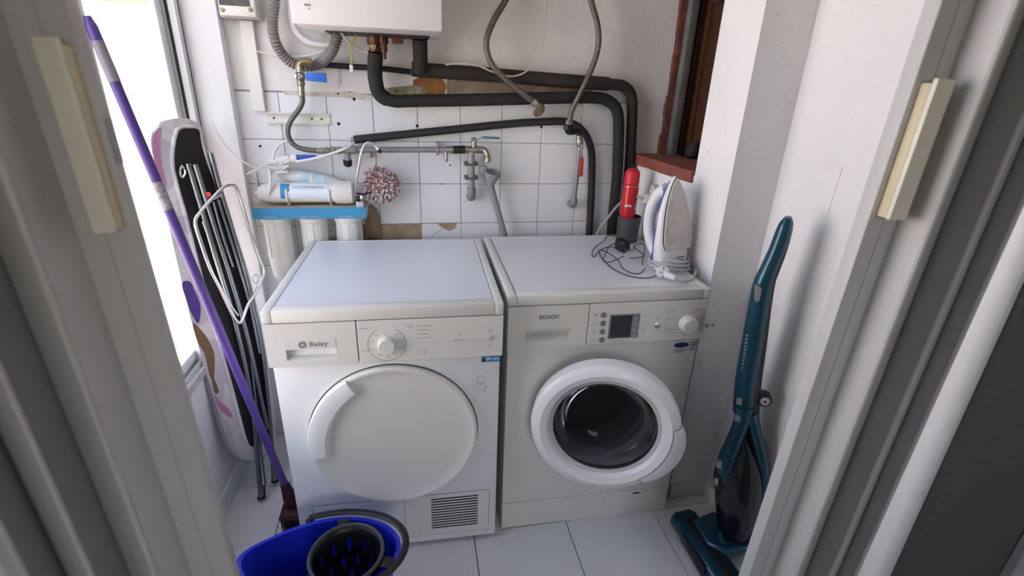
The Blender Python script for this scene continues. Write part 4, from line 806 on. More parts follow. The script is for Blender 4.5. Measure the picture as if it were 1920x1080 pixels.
for l, r in (([(398, 228, -0.09), (410, 254, -0.10), (428, 278, -0.10), (452, 300, -0.10), (480, 315, -0.09), (506, 318, -0.07)], 0.0026), ([(463, 327, -0.10), (480, 318, -0.09), (500, 308, -0.075), (520, 303, -0.07)], 0.0026), ([(510, 301, -0.05), (516, 282, -0.03), (526, 270, -0.02), (542, 262, -0.02)], 0.0042), ([(555, 303, -0.07), (590, 297, -0.08), (630, 285, -0.085), (652, 276, -0.08), (664, 267, -0.06)], 0.0042)):
    ro.part('tube', tube(newbm(), spl(pts(l, 0), 8), r, 8), wpl, world=True)
# small tap lying on the filter
tp = mkT('filter_tap', 'slim chrome gooseneck tap with black tip leaning on the water filter', 'tap', AY(673, 385, -0.1))
tp.part('spout', tube(newbm(), spl(pts([(667, 372, -0.112), (668, 345, -0.11), (673, 312, -0.105), (679, 282, -0.10), (687, 269, -0.10), (697, 269, -0.10), (706, 277, -0.104), (711, 283, -0.108)], 0), 8), 0.0042, 10), chrome, world=True)
P = pts([(709, 281), (715, 286)], -0.108); tp.part('tip', tube(newbm(), P, 0.0062, 10), blackp, world=True)
q = AY(673, 373, -0.114); b = newbm(); box(b, (q.x-0.010, -0.119, zt+0.0006), (q.x+0.014, -0.109, q.z+0.014), 0.003); tp.part('base', b, chrome, world=True)
b = newbm(); box(b, (q.x-0.011, -0.1215, q.z-0.008), (q.x+0.006, -0.1192, q.z+0.013), 0.001); tp.part('base_plate', b, blackp, world=True)
P = pts([(668, 363), (682, 364), (697, 360)], -0.116); tp.part('lever', tube(newbm(), P, 0.0032, 8), blackp, world=True)
# pink chenille duster
dq = AY(712, 347, -0.058); du = mkT('chenille_duster', 'fluffy pink and white chenille duster pad wedged between filter and tiles', 'duster', dq)
pk = mat('pink chenille', (0.38, 0.16, 0.15), 0.9, col2=(0.52, 0.36, 0.34), vscale=70)
b = newbm(); ball(b, dq, 0.045, (1.12, 0.62, 0.98), 20, 14); du.part('pad', b, pk, world=True)
b = newbm(); random.seed(21)
tb2 = newbm()
for k in range(640):
    z = random.uniform(-1, 1); t = random.uniform(0, 2*pi); s = math.sqrt(1-z*z); nrm = Vector((s*cos(t), s*sin(t), z)); p = dq+Vector((nrm.x*0.049, nrm.y*0.028, nrm.z*0.044)); d = (Vector((nrm.x/1.1, nrm.y*1.4, nrm.z))+Vector([random.uniform(-.8, .8) for _ in range(3)])).normalized()*random.uniform(0.014, 0.027)
    e_ = p+d
    if e_.y < -0.100: d = d*0.5; e_ = p+d
    if e_.y > -0.003 or e_.x < dq.x-0.058: continue
    tube(b if random.random() < 0.52 else tb2, [p-d*0.2, p+d*0.5, e_], [0.0034, 0.0038, 0.0026], 5)
stuff(du.part('pink_tufts', b, mat('pink chenille strand', (0.40, 0.22, 0.21), 0.9), 60, world=True)); stuff(du.part('white_tufts', tb2, mat('white chenille strand', (0.66, 0.58, 0.57), 0.9), 60, world=True))
b = newbm(); q = AY(700, 415, -0.01); n = 10; P = [AY(*l, -0.012) for l in ((684, 388), (697, 384), (707, 392), (712, 410), (713, 446), (686, 446))]
prism(b, P, (0, 0.004, 0)); tag(mk('cardboard_scrap', b, mat('brown cardboard', (0.27, 0.19, 0.13), 0.9, var=0.2, vscale=20), None, 0), 'brown curved cardboard scrap standing behind the dryer beside the filter', 'cardboard')
# ================================================================== things on the washing machine
WT = 0.8547
# dark box with the aerosol
cp = Thing('grey_cup', 'dark grey open cup holding the red spray can on the washer', 'cup', (1.200, -0.190, WT))
b = newbm()
lathe(b, [(0.0, 0.0), (0.036, 0.0), (0.0385, 0.003), (0.0425, 0.095), (0.0405, 0.095), (0.0365, 0.006), (0.0, 0.006)], (0, 0, 0), (0, 0, 1), 28); cp.part('cup', b, mat('dark grey plastic', (0.06, 0.06, 0.063), 0.55), 35)
cn = Thing('spray_can', 'red aerosol can with domed red cap standing in the grey cup', 'spray can', (1.192, -0.190, WT+0.0065))
redc = mat('red can paint', (0.55, 0.012, 0.02), 0.28)
CR = 0.0275; CH = (AY(1182, 345, -0.187).z-WT-0.0065); CT = AY(1182, 315, -0.187).z-WT-0.0065
b = newbm(); lathe(b, [(0.0, 0.0), (CR-0.002, 0.0), (CR, 0.003), (CR, CH-0.004), (CR-0.002, CH)], (0, 0, 0), (0, 0, 1), 30); cb = cn.part('can', b, redc)
b = newbm(); lathe(b, [(CR-0.003, CH), (CR-0.001, CH+0.002), (CR-0.001, CT-0.018), (CR-0.006, CT-0.007), (CR-0.014, CT-0.001), (0, CT)], (0, 0, 0), (0, 0, 1), 30); cn.part('cap', b, mat('red cap plastic', (0.62, 0.02, 0.03), 0.4))
b = newbm(); lathe(b, [(CR+0.0003, CH-0.006), (CR+0.0003, CH-0.004)], (0, 0, 0), (0, 0, 1), 30)
for f in [f for f in b.faces if len(f.verts) > 8]: b.faces.remove(f)
cn.part('rim_ring', b, steel)
b = newbm(); wm = mat('can print white', (0.75, 0.7, 0.7), 0.5)
for k, (a, z, w, h) in enumerate(((-2.35, 0.13, 0.008, 0.008), (-2.05, 0.132, 0.007, 0.008), (-1.75, 0.13, 0.006, 0.007), (-1.0, 0.125, 0.004, 0.022), (-0.9, 0.122, 0.012, 0.003), (-0.9, 0.145, 0.012, 0.003))):
    c = Vector((cos(a)*(CR+0.0004), sin(a)*(CR+0.0004), z)); obox(b, c, (w, 0.0008, h), (-sin(a), cos(a), 0), (cos(a), sin(a), 0), (0, 0, 1))
stuff(cn.part('printed_marks', b, wm, 0, parent=cb))
# wall socket, plug and lead
sk = Thing('wall_socket', 'white surface wall socket with thick cream plug beside the spray can', 'socket', (xn(-0.23), -0.235, 1.03))
sq = AX(1222, 366, xn(-0.23)); Z_ = sq.z; Y_ = -0.24; X_ = xn(Y_)
b = newbm(); box(b, (X_-0.03, Y_-0.036, Z_-0.036), (X_-0.0004, Y_+0.036, Z_+0.036), 0.006, 3); sk.part('box', b, plastic2, world=True)
b = newbm(); lathe(b, [(0.021, 0.0), (0.021, 0.004), (0.019, 0.022), (0.014, 0.030), (0.0, 0.031)], (X_-0.0302, Y_, Z_), (-1, 0, 0), 20); pg = sk.part('plug', b, mat('cream plug', (0.68, 0.63, 0.5), 0.45), world=True)
gq = AX(1195, 362, X_-0.075)
sk.part('lead', tube(newbm(), spl([(X_-0.056, Y_, Z_), (X_-0.075, Y_+0.02, Z_+0.004), AY(1187, 366, -0.16), AY(1163, 381, -0.12), AY(1140, 408, -0.10), AY(1120, 437, -0.085), AY(1108, 470, -0.075)], 8), 0.0048, 10), mat('grey lead', (0.36, 0.35, 0.33), 0.5), world=True, parent=pg)
# charger with tangled black lead
cq = AZ(1163, 470, WT); ch = Thing('phone_charger', 'black plug-in charger with a tangled thin black lead on the washer top', 'charger', (cq.x, cq.y, WT))
b = newbm(); obox(b, cq+Vector((0.006, 0.0, 0.021)), (0.036, 0.05, 0.04), (0.9, 0.3, 0.1), (-0.3, 0.9, 0.05), (-0.05, -0.05, 1), 0.009, 3); cbd = ch.part('body', b, blackp, world=True)
for dx in (-0.006, 0.008):
    b = newbm(); tube(b, [cq+Vector((0.012+dx, -0.024, 0.014)), cq+Vector((0.016+dx, -0.046, 0.008))], 0.0022, 8); ch.part('pin', b, chrome, world=True, parent=cbd)
def onT(l, zo=0.0): 
    return [AZ(x, y, WT+0.0025+(z if z else 0)) for x, y, z in [(q[0], q[1], q[2] if len(q) > 2 else 0) for q in l]]
for l in ([(1158, 443, .004), (1140, 442, .012), (1132, 452), (1117, 462), (1110, 474), (1114, 481), (1124, 470), (1140, 463), (1160, 464, .02)],
          [(1160, 455, .02), (1144, 460, .012), (1137, 472), (1131, 487), (1140, 492), (1155, 487, .006), (1170, 480, .012)],
          [(1123, 470), (1126, 480), (1134, 490), (1150, 504), (1175, 516), (1200, 521), (1222, 520), (1230, 516)],
          [(1124, 468, .004), (1140, 474, .008), (1158, 487, .006), (1168, 503), (1185, 512), (1200, 512), (1209, 504)],
          [(1180, 484, .012), (1195, 483, .004), (1208, 480, .004), (1200, 472, .003), (1188, 461, .003), (1206, 458, .003), (1209, 470, .003), (1205, 485), (1204, 496)]):
    ch.part('lead', tube(newbm(), spl(onT(l), 8), 0.0016, 6), blackp, world=True)

# steam iron standing on its heel (local frame: w across, h from sole to handle, l up)
Nn = Vector((0.295, -0.953, 0)).normalized(); Wd = Vector((0.953, 0.295, 0)).normalized(); Hh = -Nn
tilt = RAD(3); 
ib = Vector((1.231, -0.535, WT+0.0006))
ir = Thing('steam_iron', 'white and blue steam iron standing upright on its heel on the washer', 'iron', tuple(ib))
def IP(w, h, l): return ib+Wd*w+Hh*(h+0.0)+Vector((0, 0, 1))*l+(Hh*0.16+Vector((-0.06, 0, 0)))*l
def loft(secs, n=20, sq=0.75):
    b = newbm(); rings = []
    for l, hw, h0, h1 in secs:
        R = []
        for k in range(n):
            a = 2*pi*k/n; cx, cy = cos(a), sin(a); cx = math.copysign(abs(cx)**sq, cx); cy = math.copysign(abs(cy)**sq, cy)
            R.append(b.verts.new(IP(cx*hw, (h0+h1)/2+cy*(h1-h0)/2, l)))
        rings.append(R)
    for A, B in zip(rings, rings[1:]):
        for k in range(n): b.faces.new((A[k], A[(k+1) % n], B[(k+1) % n], B[k]))
    b.faces.new(rings[0]); b.faces.new(rings[-1][::-1]); return b
ivw = mat('iron white', (0.78, 0.79, 0.80), 0.3); ivb = mat('iron blue', (0.07, 0.09, 0.36), 0.35)
bd = ir.part('body', loft([(0.0, 0.054, 0.012, 0.072), (0.02, 0.057, 0.006, 0.076), (0.07, 0.0605, 0.006, 0.066), (0.12, 0.059, 0.006, 0.052), (0.18, 0.050, 0.006, 0.045), (0.23, 0.031, 0.006, 0.036), (0.265, 0.016, 0.006, 0.026), (0.288, 0.003, 0.008, 0.016)]), ivw, 50, world=True)
ir.part('blue_trim', loft([(0.004, 0.043, 0.04, 0.082), (0.03, 0.047, 0.045, 0.086), (0.08, 0.047, 0.04, 0.076), (0.13, 0.043, 0.035, 0.063), (0.19, 0.036, 0.03, 0.055), (0.24, 0.022, 0.024, 0.044), (0.272, 0.008, 0.02, 0.030)]), ivb, 50, world=True)
ir.part('handle', tube(newbm(), spl([IP(0, 0.062, 0.026), IP(0, 0.10, 0.036), IP(0, 0.126, 0.075), IP(0, 0.128, 0.13), IP(0, 0.108, 0.185), IP(0, 0.078, 0.225), IP(0, 0.045, 0.245)], 8), [0.020]*49, 14, upv=Wd), ivw, 50, world=True)
ir.part('steam_lever', obox(newbm(), IP(-0.01, 0.085, 0.245), (0.03, 0.018, 0.006), Wd, Hh+Vector((0, 0, 0.3)), (0, 0, 1), 0.002), greyp, world=True)
so_ = []
for k in range(25):
    t = k/24; l = 0.072+t*0.212; hw = 0.057*(max(0, 1-t**2.1))**0.75*(min(1, 0.86+t*1.4) if t < 0.1 else 1)
    so_.append((hw, l))
out_ = [IP(w, 0.0, l) for w, l in so_]+[IP(-w, 0.0, l) for w, l in so_[::-1][1:]]
ir.part('soleplate', prism(newbm(), out_, Hh*0.0055, 0.0012, 1), mat('worn soleplate', (0.60, 0.57, 0.54), 0.4, 0.25, var=0.15, vscale=25), 30, world=True)
b = newbm()
tube(b, [p+Hh*0.0058 for p in [IP(w*1.03, 0, l+0.0) for w, l in so_]+[IP(-w*1.03, 0, l) for w, l in so_[::-1][1:]]], 0.0013, 6, closed=True); ir.part('sole_gasket', b, blackp, world=True)
hb = newbm(); lathe(hb, [(0, 0.0006), (0.0014, 0.0006), (0.0014, 0)], (0, 0, 0), Nn, 8); h0 = None
for sgn in (-1, 1):
    for k in range(11):
        t = 0.16+0.60*k/10; l = 0.072+t*0.212; w = sgn*(0.057*(1-t**2.1)**0.75-0.012)
        if h0 is None: h0 = mk('steam_hole', hb, gap, ir.o, 0); o = h0
        else: o = h0.copy(); COL.objects.link(o)
        o.location = IP(w, -0.0001, l)-ib
b = newbm()
for k, (w, h_) in enumerate(((0.034, 0.004), (0.03, 0.003))): obox(b, IP(0.012, 0.0055, 0.045-k*0.009), (w, 0.0006, h_), Wd, Hh, (0, 0, 1))
stuff(ir.part('printed_marks', b, printg, 0, world=True, parent=bd))
cm = mat('white woven cord', (0.66, 0.65, 0.64), 0.75, var=0.35, vscale=320)
L = []
for k in range(66):
    a = -2.6+2*pi*k/26; L.append(IP(0.064*cos(a)-0.002, 0.042+0.058*sin(a), 0.040-0.0125*k/26+0.004*sin(a*2)))
ir.part('cord', tube(newbm(), spl(L, 3), 0.0037, 8), cm, world=True)
pq = AZ(1241, 521, WT)+Vector((0, -0.0, 0.019)); e_ = IP(0.07, 0.02, 0.006)
ir.part('cord', tube(newbm(), spl([L[-1], IP(0.066, 0.05, 0.014), IP(0.070, 0.0, 0.006), AZ(1300, 519, WT+0.006), AZ(1285, 526, WT+0.006), AZ(1264, 522, WT+0.014)], 8), 0.0037, 8), cm, world=True)
ax = (AZ(1264, 522, WT+0.014)-pq).normalized(); fd = Vector((-0.35, -0.9, 0.2)).normalized()
b = newbm(); lathe(b, [(0.0, 0.009), (0.017, 0.009), (0.0188, 0.007), (0.0188, -0.006), (0.014, -0.012), (0, -0.012)], pq, fd, 24); pl_ = ir.part('plug', b, ivw, world=True)
ir.part('plug_tail', tube(newbm(), [pq+ax*0.012, pq+ax*0.034, AZ(1266, 522, WT+0.014)], [0.0115, 0.0095, 0.006], 12), ivw, world=True, parent=pl_)
s1 = fd.cross(Vector((0, 0, 1))).normalized(); s2 = s1.cross(fd)
for s_ in (-1, 1):
    ir.part('plug_pin', tube(newbm(), [pq+fd*0.0085+s1*0.0085*s_, pq+fd*0.021+s1*0.0085*s_], 0.0024, 8), steel, world=True, parent=pl_)
    ir.part('earth_contact', obox(newbm(), pq+fd*0.0092+s2*0.013*s_, (0.004, 0.001, 0.005), s1, fd, s2), gap, 0, world=True, parent=pl_)

# ================================================================== vacuum cleaner beside the right wall
teal = mat('metallic teal', (0.007, 0.062, 0.105), 0.28, 0.35, coat=0.3); tealb = mat('bright teal', (0.012, 0.10, 0.16), 0.25, 0.3, coat=0.3)
smoke = mat('smoked plastic', (0.010, 0.010, 0.013), 0.12, spec=0.5, coat=0.2); satin = mat('satin silver', (0.55, 0.55, 0.56), 0.3, 0.8)
VQ = Vector((1.352, -0.812, 0)); VN = Vector((-0.45, -0.893, 0.0)).normalized(); VR = Vector((0.893, -0.45, 0))
va = Thing('stick_vacuum', 'teal and black cordless stick vacuum standing upright beside the washing machine', 'vacuum cleaner', (VQ.x, VQ.y, 0))
def V(x, y, d=0.0): return APL(x, y, VQ, VN)+VN*d
def vt(l, m, name, d=0.0, flat=1.0, seg=14, n=5, parent=None, sm=60):
    P = [V(x, y, d) for x, y, r in l]; R = [pxm(p, r) for p, (x, y, r) in zip(P, l)]
    S = spl(P, n); RR = [v.x for v in spl([(r, 0, 0) for r in R], n)]
    return va.part(name, tube(newbm(), S, RR, seg, flat=flat, upv=VN), m, sm, world=True, parent=parent)
# back shell and front shell of the handle stick
vt([(1481, 408, 5), (1476, 425, 12), (1462, 470, 14), (1448, 508, 14), (1438, 530, 16), (1430, 570, 17), (1420, 640, 18), (1408, 720, 19), (1404, 770, 19), (1410, 800, 15), (1424, 850, 13), (1430, 905, 11), (1424, 950, 9)], mat('black soft shell', (0.022, 0.020, 0.020), 0.5), 'back_shell', -0.012, 1.2)
vt([(1477, 407, 6), (1471, 425, 12.5), (1456, 468, 14), (1440, 505, 15), (1431, 528, 17), (1424, 560, 18), (1411, 640, 19), (1398, 715, 19), (1393, 770, 18)], teal, 'handle_stick', 0.004, 1.05)
vt([(1394, 755, 17), (1390, 780, 15), (1381, 805, 14), (1370, 832, 15), (1361, 858, 17), (1362, 885, 18), (1371, 910, 15), (1377, 932, 8)], teal, 'front_arm', 0.018, 0.8)
vt([(1405, 770, 11), (1414, 800, 10), (1424, 840, 10), (1430, 880, 9), (1427, 930, 8)], teal, 'rear_arm', 0.014, 1.0)
vt([(1394, 820, 6), (1395, 835, 16), (1394, 856, 28), (1390, 885, 38), (1386, 920, 42), (1384, 960, 40), (1383, 990, 34), (1383, 1002, 26)], smoke, 'dust_container', -0.004, 1.0, 20)
vt([(1362, 855, 9), (1352, 880, 13), (1351, 905, 12), (1354, 925, 8)], blackp, 'front_grille', 0.012, 1.2)
vt([(1346, 977, 4), (1350, 990, 5), (1365, 1001, 5), (1385, 1005, 5), (1406, 1000, 5), (1420, 988, 4)], tealb, 'collar_ring', 0.05, 1.0, 8)
vt([(1383, 996, 34), (1383, 1008, 30), (1384, 1022, 20)], teal, 'lower_collar', -0.002, 1.0, 20)
def vplate(l, m, name, d, th=0.006, parent=None, bv=0.002): return va.part(name, prism(newbm(), [V(x, y, d) for x, y in l], VN*th, bv, 2), m, 40, world=True, parent=parent)
vplate([(1412, 527), (1419, 528), (1425, 534), (1421, 556), (1414, 560), (1411, 552)], satin, 'power_switch', 0.026)
vplate([(1379, 733), (1389, 736), (1388, 748), (1377, 745)], satin, 'release_button', 0.030); vplate([(1375, 764), (1386, 768), (1385, 780), (1374, 776)], satin, 'release_button', 0.030)
vplate([(1343, 848), (1352, 850), (1350, 864), (1341, 860)], satin, 'catch', 0.034); vplate([(1338, 880), (1345, 882), (1343, 896), (1337, 891)], satin, 'catch', 0.034)
b = newbm(); w0 = V(1424, 742, -0.012); wv = V(1433, 749, -0.012); lathe(b, [(0.0, 0.0), (0.018, 0.0), (0.0205, 0.004), (0.0205, 0.03), (0.016, 0.034), (0.0, 0.034)], wv-VN*0.012, VN, 22); wl = va.part('wall_wheel', b, blackp, world=True)
va.part('wheel_hub', lathe(newbm(), [(0.0, 0.002), (0.0125, 0.002), (0.0135, 0.0)], wv+VN*0.0222, VN, 18), greyp, world=True, parent=wl)
va.part('hub_screw', lathe(newbm(), [(0.0, 0.001), (0.004, 0.001), (0.004, 0.0)], wv+VN*0.0243, VN, 6), gap, 0, world=True, parent=wl)
vt([(1416, 735, 8), (1425, 742, 10), (1433, 749, 10)], blackp, 'wheel_arm', -0.008, 1.0, 10)
q = V(1398, 655, 0.026); up = (V(1404, 610, 0.026)-V(1394, 690, 0.026)).normalized(); rt = VR-up*VR.dot(up); rt.normalize(); nn_ = rt.cross(up)
b = newbm()
for k in range(11): obox(b, q+up*(-0.055+0.011*k)-rt*0.006, (0.006, 0.0008, 0.0065), rt, nn_, up)
stuff(va.part('side_lettering', b, mat('silver print', (0.25, 0.33, 0.38), 0.4), 0, world=True))
# neck and floor head
b = newbm(); prism(b, [(1.300, -0.765, 0.02), (1.385, -0.742, 0.02), (1.425, -0.80, 0.02), (1.415, -0.885, 0.02), (1.335, -0.905, 0.02), (1.295, -0.86, 0.02)], (0, 0, 0.045), 0.012, 3); va.part('neck', b, teal, 40, world=True)
b = newbm(); A_ = V(1384, 1020, 0.0); tube(b, [A_+Vector((0, 0, 0.006)), Vector((1.365, -0.815, 0.06))], [0.028, 0.032], 16); va.part('swivel', b, teal, world=True)
b = newbm(); prism(b, [(1.242, -0.728, 0.008), (1.262, -0.712, 0.008), (1.318, -0.706, 0.008), (1.335, -0.722, 0.008), (1.350, -0.985, 0.008), (1.335, -1.0, 0.008), (1.276, -1.003, 0.008), (1.258, -0.99, 0.008)], (0, 0, 0.042), 0.012, 3); hd = va.part('floor_head', b, teal, 40, world=True)
b = newbm(); prism(b, [(1.275, -0.745, 0.0495), (1.312, -0.742, 0.0495), (1.320, -0.80, 0.0495), (1.300, -0.81, 0.0495), (1.330, -0.93, 0.0495), (1.333, -0.97, 0.0495), (1.298, -0.975, 0.0495), (1.285, -0.86, 0.0495)], (0, 0, 0.003), 0.001, 1); va.part('top_inlay', b, blackp, world=True, parent=hd)
b = newbm(); box(b, (1.243, -0.93, 0.006), (1.262, -0.79, 0.046), 0.005); va.part('brush_window', b, smoke, world=True, parent=hd)
for y in (-0.75, -0.96):
    va.part('head_wheel', lathe(newbm(), [(0.0, -0.006), (0.009, -0.006), (0.0095, 0.0), (0.009, 0.006), (0.0, 0.006)], (1.30, y, 0.0097), (0, 1, 0), 14), rubber, world=True, parent=hd)

# ================================================================== bucket with wringer
bq = Vector((0.175, -0.900, 0.0)); bk = Thing('mop_bucket', 'bright blue oval mop bucket with black wringer in front of the dryer', 'bucket', tuple(bq))
bbl = mat('bucket blue', (0.012, 0.028, 0.55), 0.3); bkg = mat('wringer black', (0.012, 0.012, 0.013), 0.4)
def ov(z, ax, ay, n=56, sp=0.0, off=0.0):
    R = []
    for k in range(n):
        a = 2*pi*k/n; r = 1.0
        x = ax*cos(a); y = ay*sin(a)
        s = max(0, -cos(a))**6; x -= sp*s; R.append(Vector((x+off, y, z+0.02*s*(sp > 0))))
    return R
b = newbm(); secs = [ov(0.0, 0.125, 0.088), ov(0.004, 0.135, 0.094), ov(0.24, 0.170, 0.108, sp=0.012), ov(0.262, 0.176, 0.112, sp=0.020), ov(0.264, 0.184, 0.119, sp=0.022), ov(0.269, 0.184, 0.119, sp=0.022), ov(0.269, 0.173, 0.109, sp=0.020), ov(0.24, 0.166, 0.1045, sp=0.012), ov(0.008, 0.128, 0.088)]
rg = [[b.verts.new(v) for v in R] for R in secs]
for A, B in zip(rg, rg[1:]):
    for k in range(56): b.faces.new((A[k], A[(k+1) % 56], B[(k+1) % 56], B[k]))
b.faces.new(rg[0]); b.faces.new(rg[-1]); bk.part('pail', b, bbl, 50)
wc = AZ(650, 1040, 0.28)-bq; wc.z = 0
N_ = 72; rows_ = [(0.0865, 0.284), (0.0845, 0.262), (0.083, 0.25), (0.080, 0.228), (0.076, 0.206), (0.0745, 0.199), (0.071, 0.178), (0.067, 0.157), (0.0655, 0.150), (0.062, 0.134), (0.050, 0.118)]
b = newbm(); rg = [[b.verts.new(wc+Vector((r*cos(2*pi*k/N_), r*sin(2*pi*k/N_), z))) for k in range(N_)] for r, z in rows_]
for j, (A, B) in enumerate(zip(rg, rg[1:])):
    for k in range(N_):
        if j in (2, 3, 5, 6, 8) and (k+(3 if j in (5, 6) else 0)) % 6 in (0, 1): continue
        b.faces.new((A[k], A[(k+1) % N_], B[(k+1) % N_], B[k]))
c_ = b.verts.new(wc+Vector((0, 0, 0.112)))
for k in range(N_):
    if k % 6 in (0, 1): continue
    b.faces.new((rg[-1][k], rg[-1][(k+1) % N_], c_))
for j, sh_ in ((2, 0), (4, 0), (5, 3), (7, 3)):
    for k in range(N_):
        q_ = (k+sh_) % 6
        if q_ in (0, 2): r, z = rows_[j]; a = 2*pi*(k+(0.75 if q_ == 0 else -0.75))/N_; rg[j][k].co = wc+Vector((r*cos(a), r*sin(a), z))
wr_ = bk.part('wringer', b, bkg, 40); md = wr_.modifiers.new('solid', 'SOLIDIFY'); md.thickness = 0.003
b = newbm(); P = [wc+Vector((0.088*cos(2*pi*k/40), 0.088*sin(2*pi*k/40), 0.285)) for k in range(40)]; tube(b, P, 0.0052, 8, closed=True); bk.part('wringer_rim', b, mat('dark grey rim', (0.05, 0.055, 0.06), 0.35), parent=wr_)
for a in (100, 215, 340):
    b = newbm()
    d = Vector((cos(RAD(a)), sin(RAD(a)), 0)); p0 = wc+d*0.088+Vector((0, 0, 0.280)); p1 = wc+d*0.118+Vector((0, 0, 0.275))
    obox(b, (p0+p1)/2, ((p1-p0).length, 0.03, 0.006), d, Vector((-d.y, d.x, 0)), (0, 0, 1), 0.002); bk.part('wringer_tab', b, bkg, parent=wr_)
P = []
for k in range(30):
    a = RAD(108-185*k/29); P.append(Vector((0.197*cos(a), 0.130*sin(a), 0.274+0.006*sin(pi*k/29))))
bk.part('carry_handle', tube(newbm(), P, 0.0095, 10, flat=0.55), bkg)
for k in (0, 29):
    bk.part('handle_lug', ball(newbm(), P[k]*0.985+Vector((0, 0, -0.004)), 0.011, (1, 1, 0.8), 12, 8), bkg)

# ================================================================== mop
mB, mT_ = AY(543, 930, -0.505), AX(163, 30, -0.254); mBv = mB
mo = Thing('floor_brush', 'long purple handled brush with dark red head leaning across the ironing board', 'brush', (mB.x, mB.y, 0))
pur = mat('purple handle', (0.085, 0.045, 0.23), 0.35); d = (mT_-mB)
mo.part('handle', tube(newbm(), [mB+d*t for t in (0, 0.5, 0.905)], 0.0115, 14), pur, world=True)
mo.part('label_band', tube(newbm(), [mB+d*0.692, mB+d*0.742], 0.0119, 14), mat('band grey print', (0.38, 0.36, 0.38), 0.5, var=0.5, vscale=90), world=True)
mo.part('grey_grip', tube(newbm(), [mB+d*0.905, mB+d*0.965], [0.0125, 0.0122], 14), mat('grip grey', (0.22, 0.21, 0.24), 0.5), world=True)
mo.part('end_cap', tube(newbm(), [mB+d*0.965, mB+d*0.985, mB+d*1.0], [0.0122, 0.012, 0.007], 14), pur, world=True)
dr_ = mat('dark red plastic head', (0.045, 0.007, 0.012), 0.5)
b = newbm(); lathe(b, [(0.024, 0.0), (0.022, 0.03), (0.0165, 0.06), (0.0135, 0.085)], mB-d.normalized()*0.03, d, 14); mo.part('socket', b, dr_, world=True)
b = newbm(); prism(b, [(mB.x-0.028, -0.555, 0.045), (mB.x+0.034, -0.555, 0.045), (mB.x+0.034, -0.465, 0.045), (mB.x-0.028, -0.465, 0.045)], (0, 0, 0.022), 0.006); bh = mo.part('brush_head', b, dr_, world=True)
b = newbm(); random.seed(8)
for i in range(11):
    for j in range(12):
        x = mB.x-0.024+i*0.0052+random.uniform(-.001, .001); y = -0.55+j*0.0072; tube(b, [(x, y, 0.046), (x+random.uniform(-.004, .001), y+random.uniform(-.004, .004), 0.0006)], 0.0016, 4)
stuff(mo.part('bristles', b, dr_, 0, world=True, parent=bh))

# ================================================================== folded ironing board
IQ = Vector((-0.150, -0.385, 0.02)); IN = Vector((0.80, -0.58, 0.165)).normalized()
def I(x, y, d=0.0): return APL(x, y, IQ, IN)+IN*d
bd_ = Thing('ironing_board', 'folded ironing board with patterned cover and chrome legs leaning by the window', 'ironing board', (IQ.x, IQ.y, 0))
cl = mat('patterned cover', (0.62, 0.58, 0.58), 0.85); n = cl.node_tree; pb_n = n.nodes['Principled BSDF']
tc = n.nodes.new('ShaderNodeTexCoord'); vo = n.nodes.new('ShaderNodeTexNoise'); vo.inputs['Scale'].default_value = 3.6; vo.inputs['Detail'].default_value = 1.0; vo.inputs['Distortion'].default_value = 1.2
rp = n.nodes.new('ShaderNodeValToRGB'); rp.color_ramp.interpolation = 'CONSTANT'; E_ = rp.color_ramp.elements
E_[0].position = 0.0; E_[0].color = (0.50, 0.46, 0.50, 1); E_[1].position = 0.40; E_[1].color = (0.64, 0.60, 0.61, 1)
for p_, c_ in ((0.55, (0.58, 0.54, 0.55, 1)), (0.61, (0.66, 0.62, 0.62, 1))): e = E_.new(p_); e.color = c_
n.links.new(tc.outputs['Object'], vo.inputs['Vector']); n.links.new(vo.outputs['Fac'], rp.inputs[0]); n.links.new(rp.outputs[0], pb_n.inputs['Base Color'])
outl = [(283, 265), (289, 240), (306, 227), (332, 222), (362, 224), (380, 236), (386, 262), (396, 300), (412, 345), (440, 430), (470, 525), (495, 640), (512, 750), (518, 820), (508, 850), (475, 862), (445, 860), (428, 832), (412, 780), (395, 728), (374, 655), (352, 575), (334, 500), (318, 430), (303, 365), (289, 305)]
O_ = spl([I(x, y, 0) for x, y in outl], 3, closed=True)
b = newbm(); prism(b, O_, -IN*0.026, 0.010, 3); cv = bd_.part('cover', b, cl, 60, world=True)
inn = [(330, 246), (352, 238), (373, 243), (378, 268), (388, 304), (404, 348), (432, 434), (461, 527), (485, 640), (500, 745), (503, 815), (478, 838), (462, 832), (447, 780), (430, 715), (411, 648), (390, 570), (371, 500), (356, 440), (343, 390), (330, 345), (322, 300)]
b = newbm(); prism(b, spl([I(x, y, 0.0005) for x, y in inn], 3, closed=True), IN*0.005, 0.001, 1); un = bd_.part('underside', b, mat('black underside', (0.008, 0.008, 0.010), 0.6), 40, world=True)
b = newbm(); tube(b, spl([I(x, y, 0.002) for x, y in [(318+(x-318)*1.0, y) for x, y in inn]], 3, closed=True), 0.006, 8, closed=True); bd_.part('cover_hem', b, cl, 60, world=True, parent=cv)
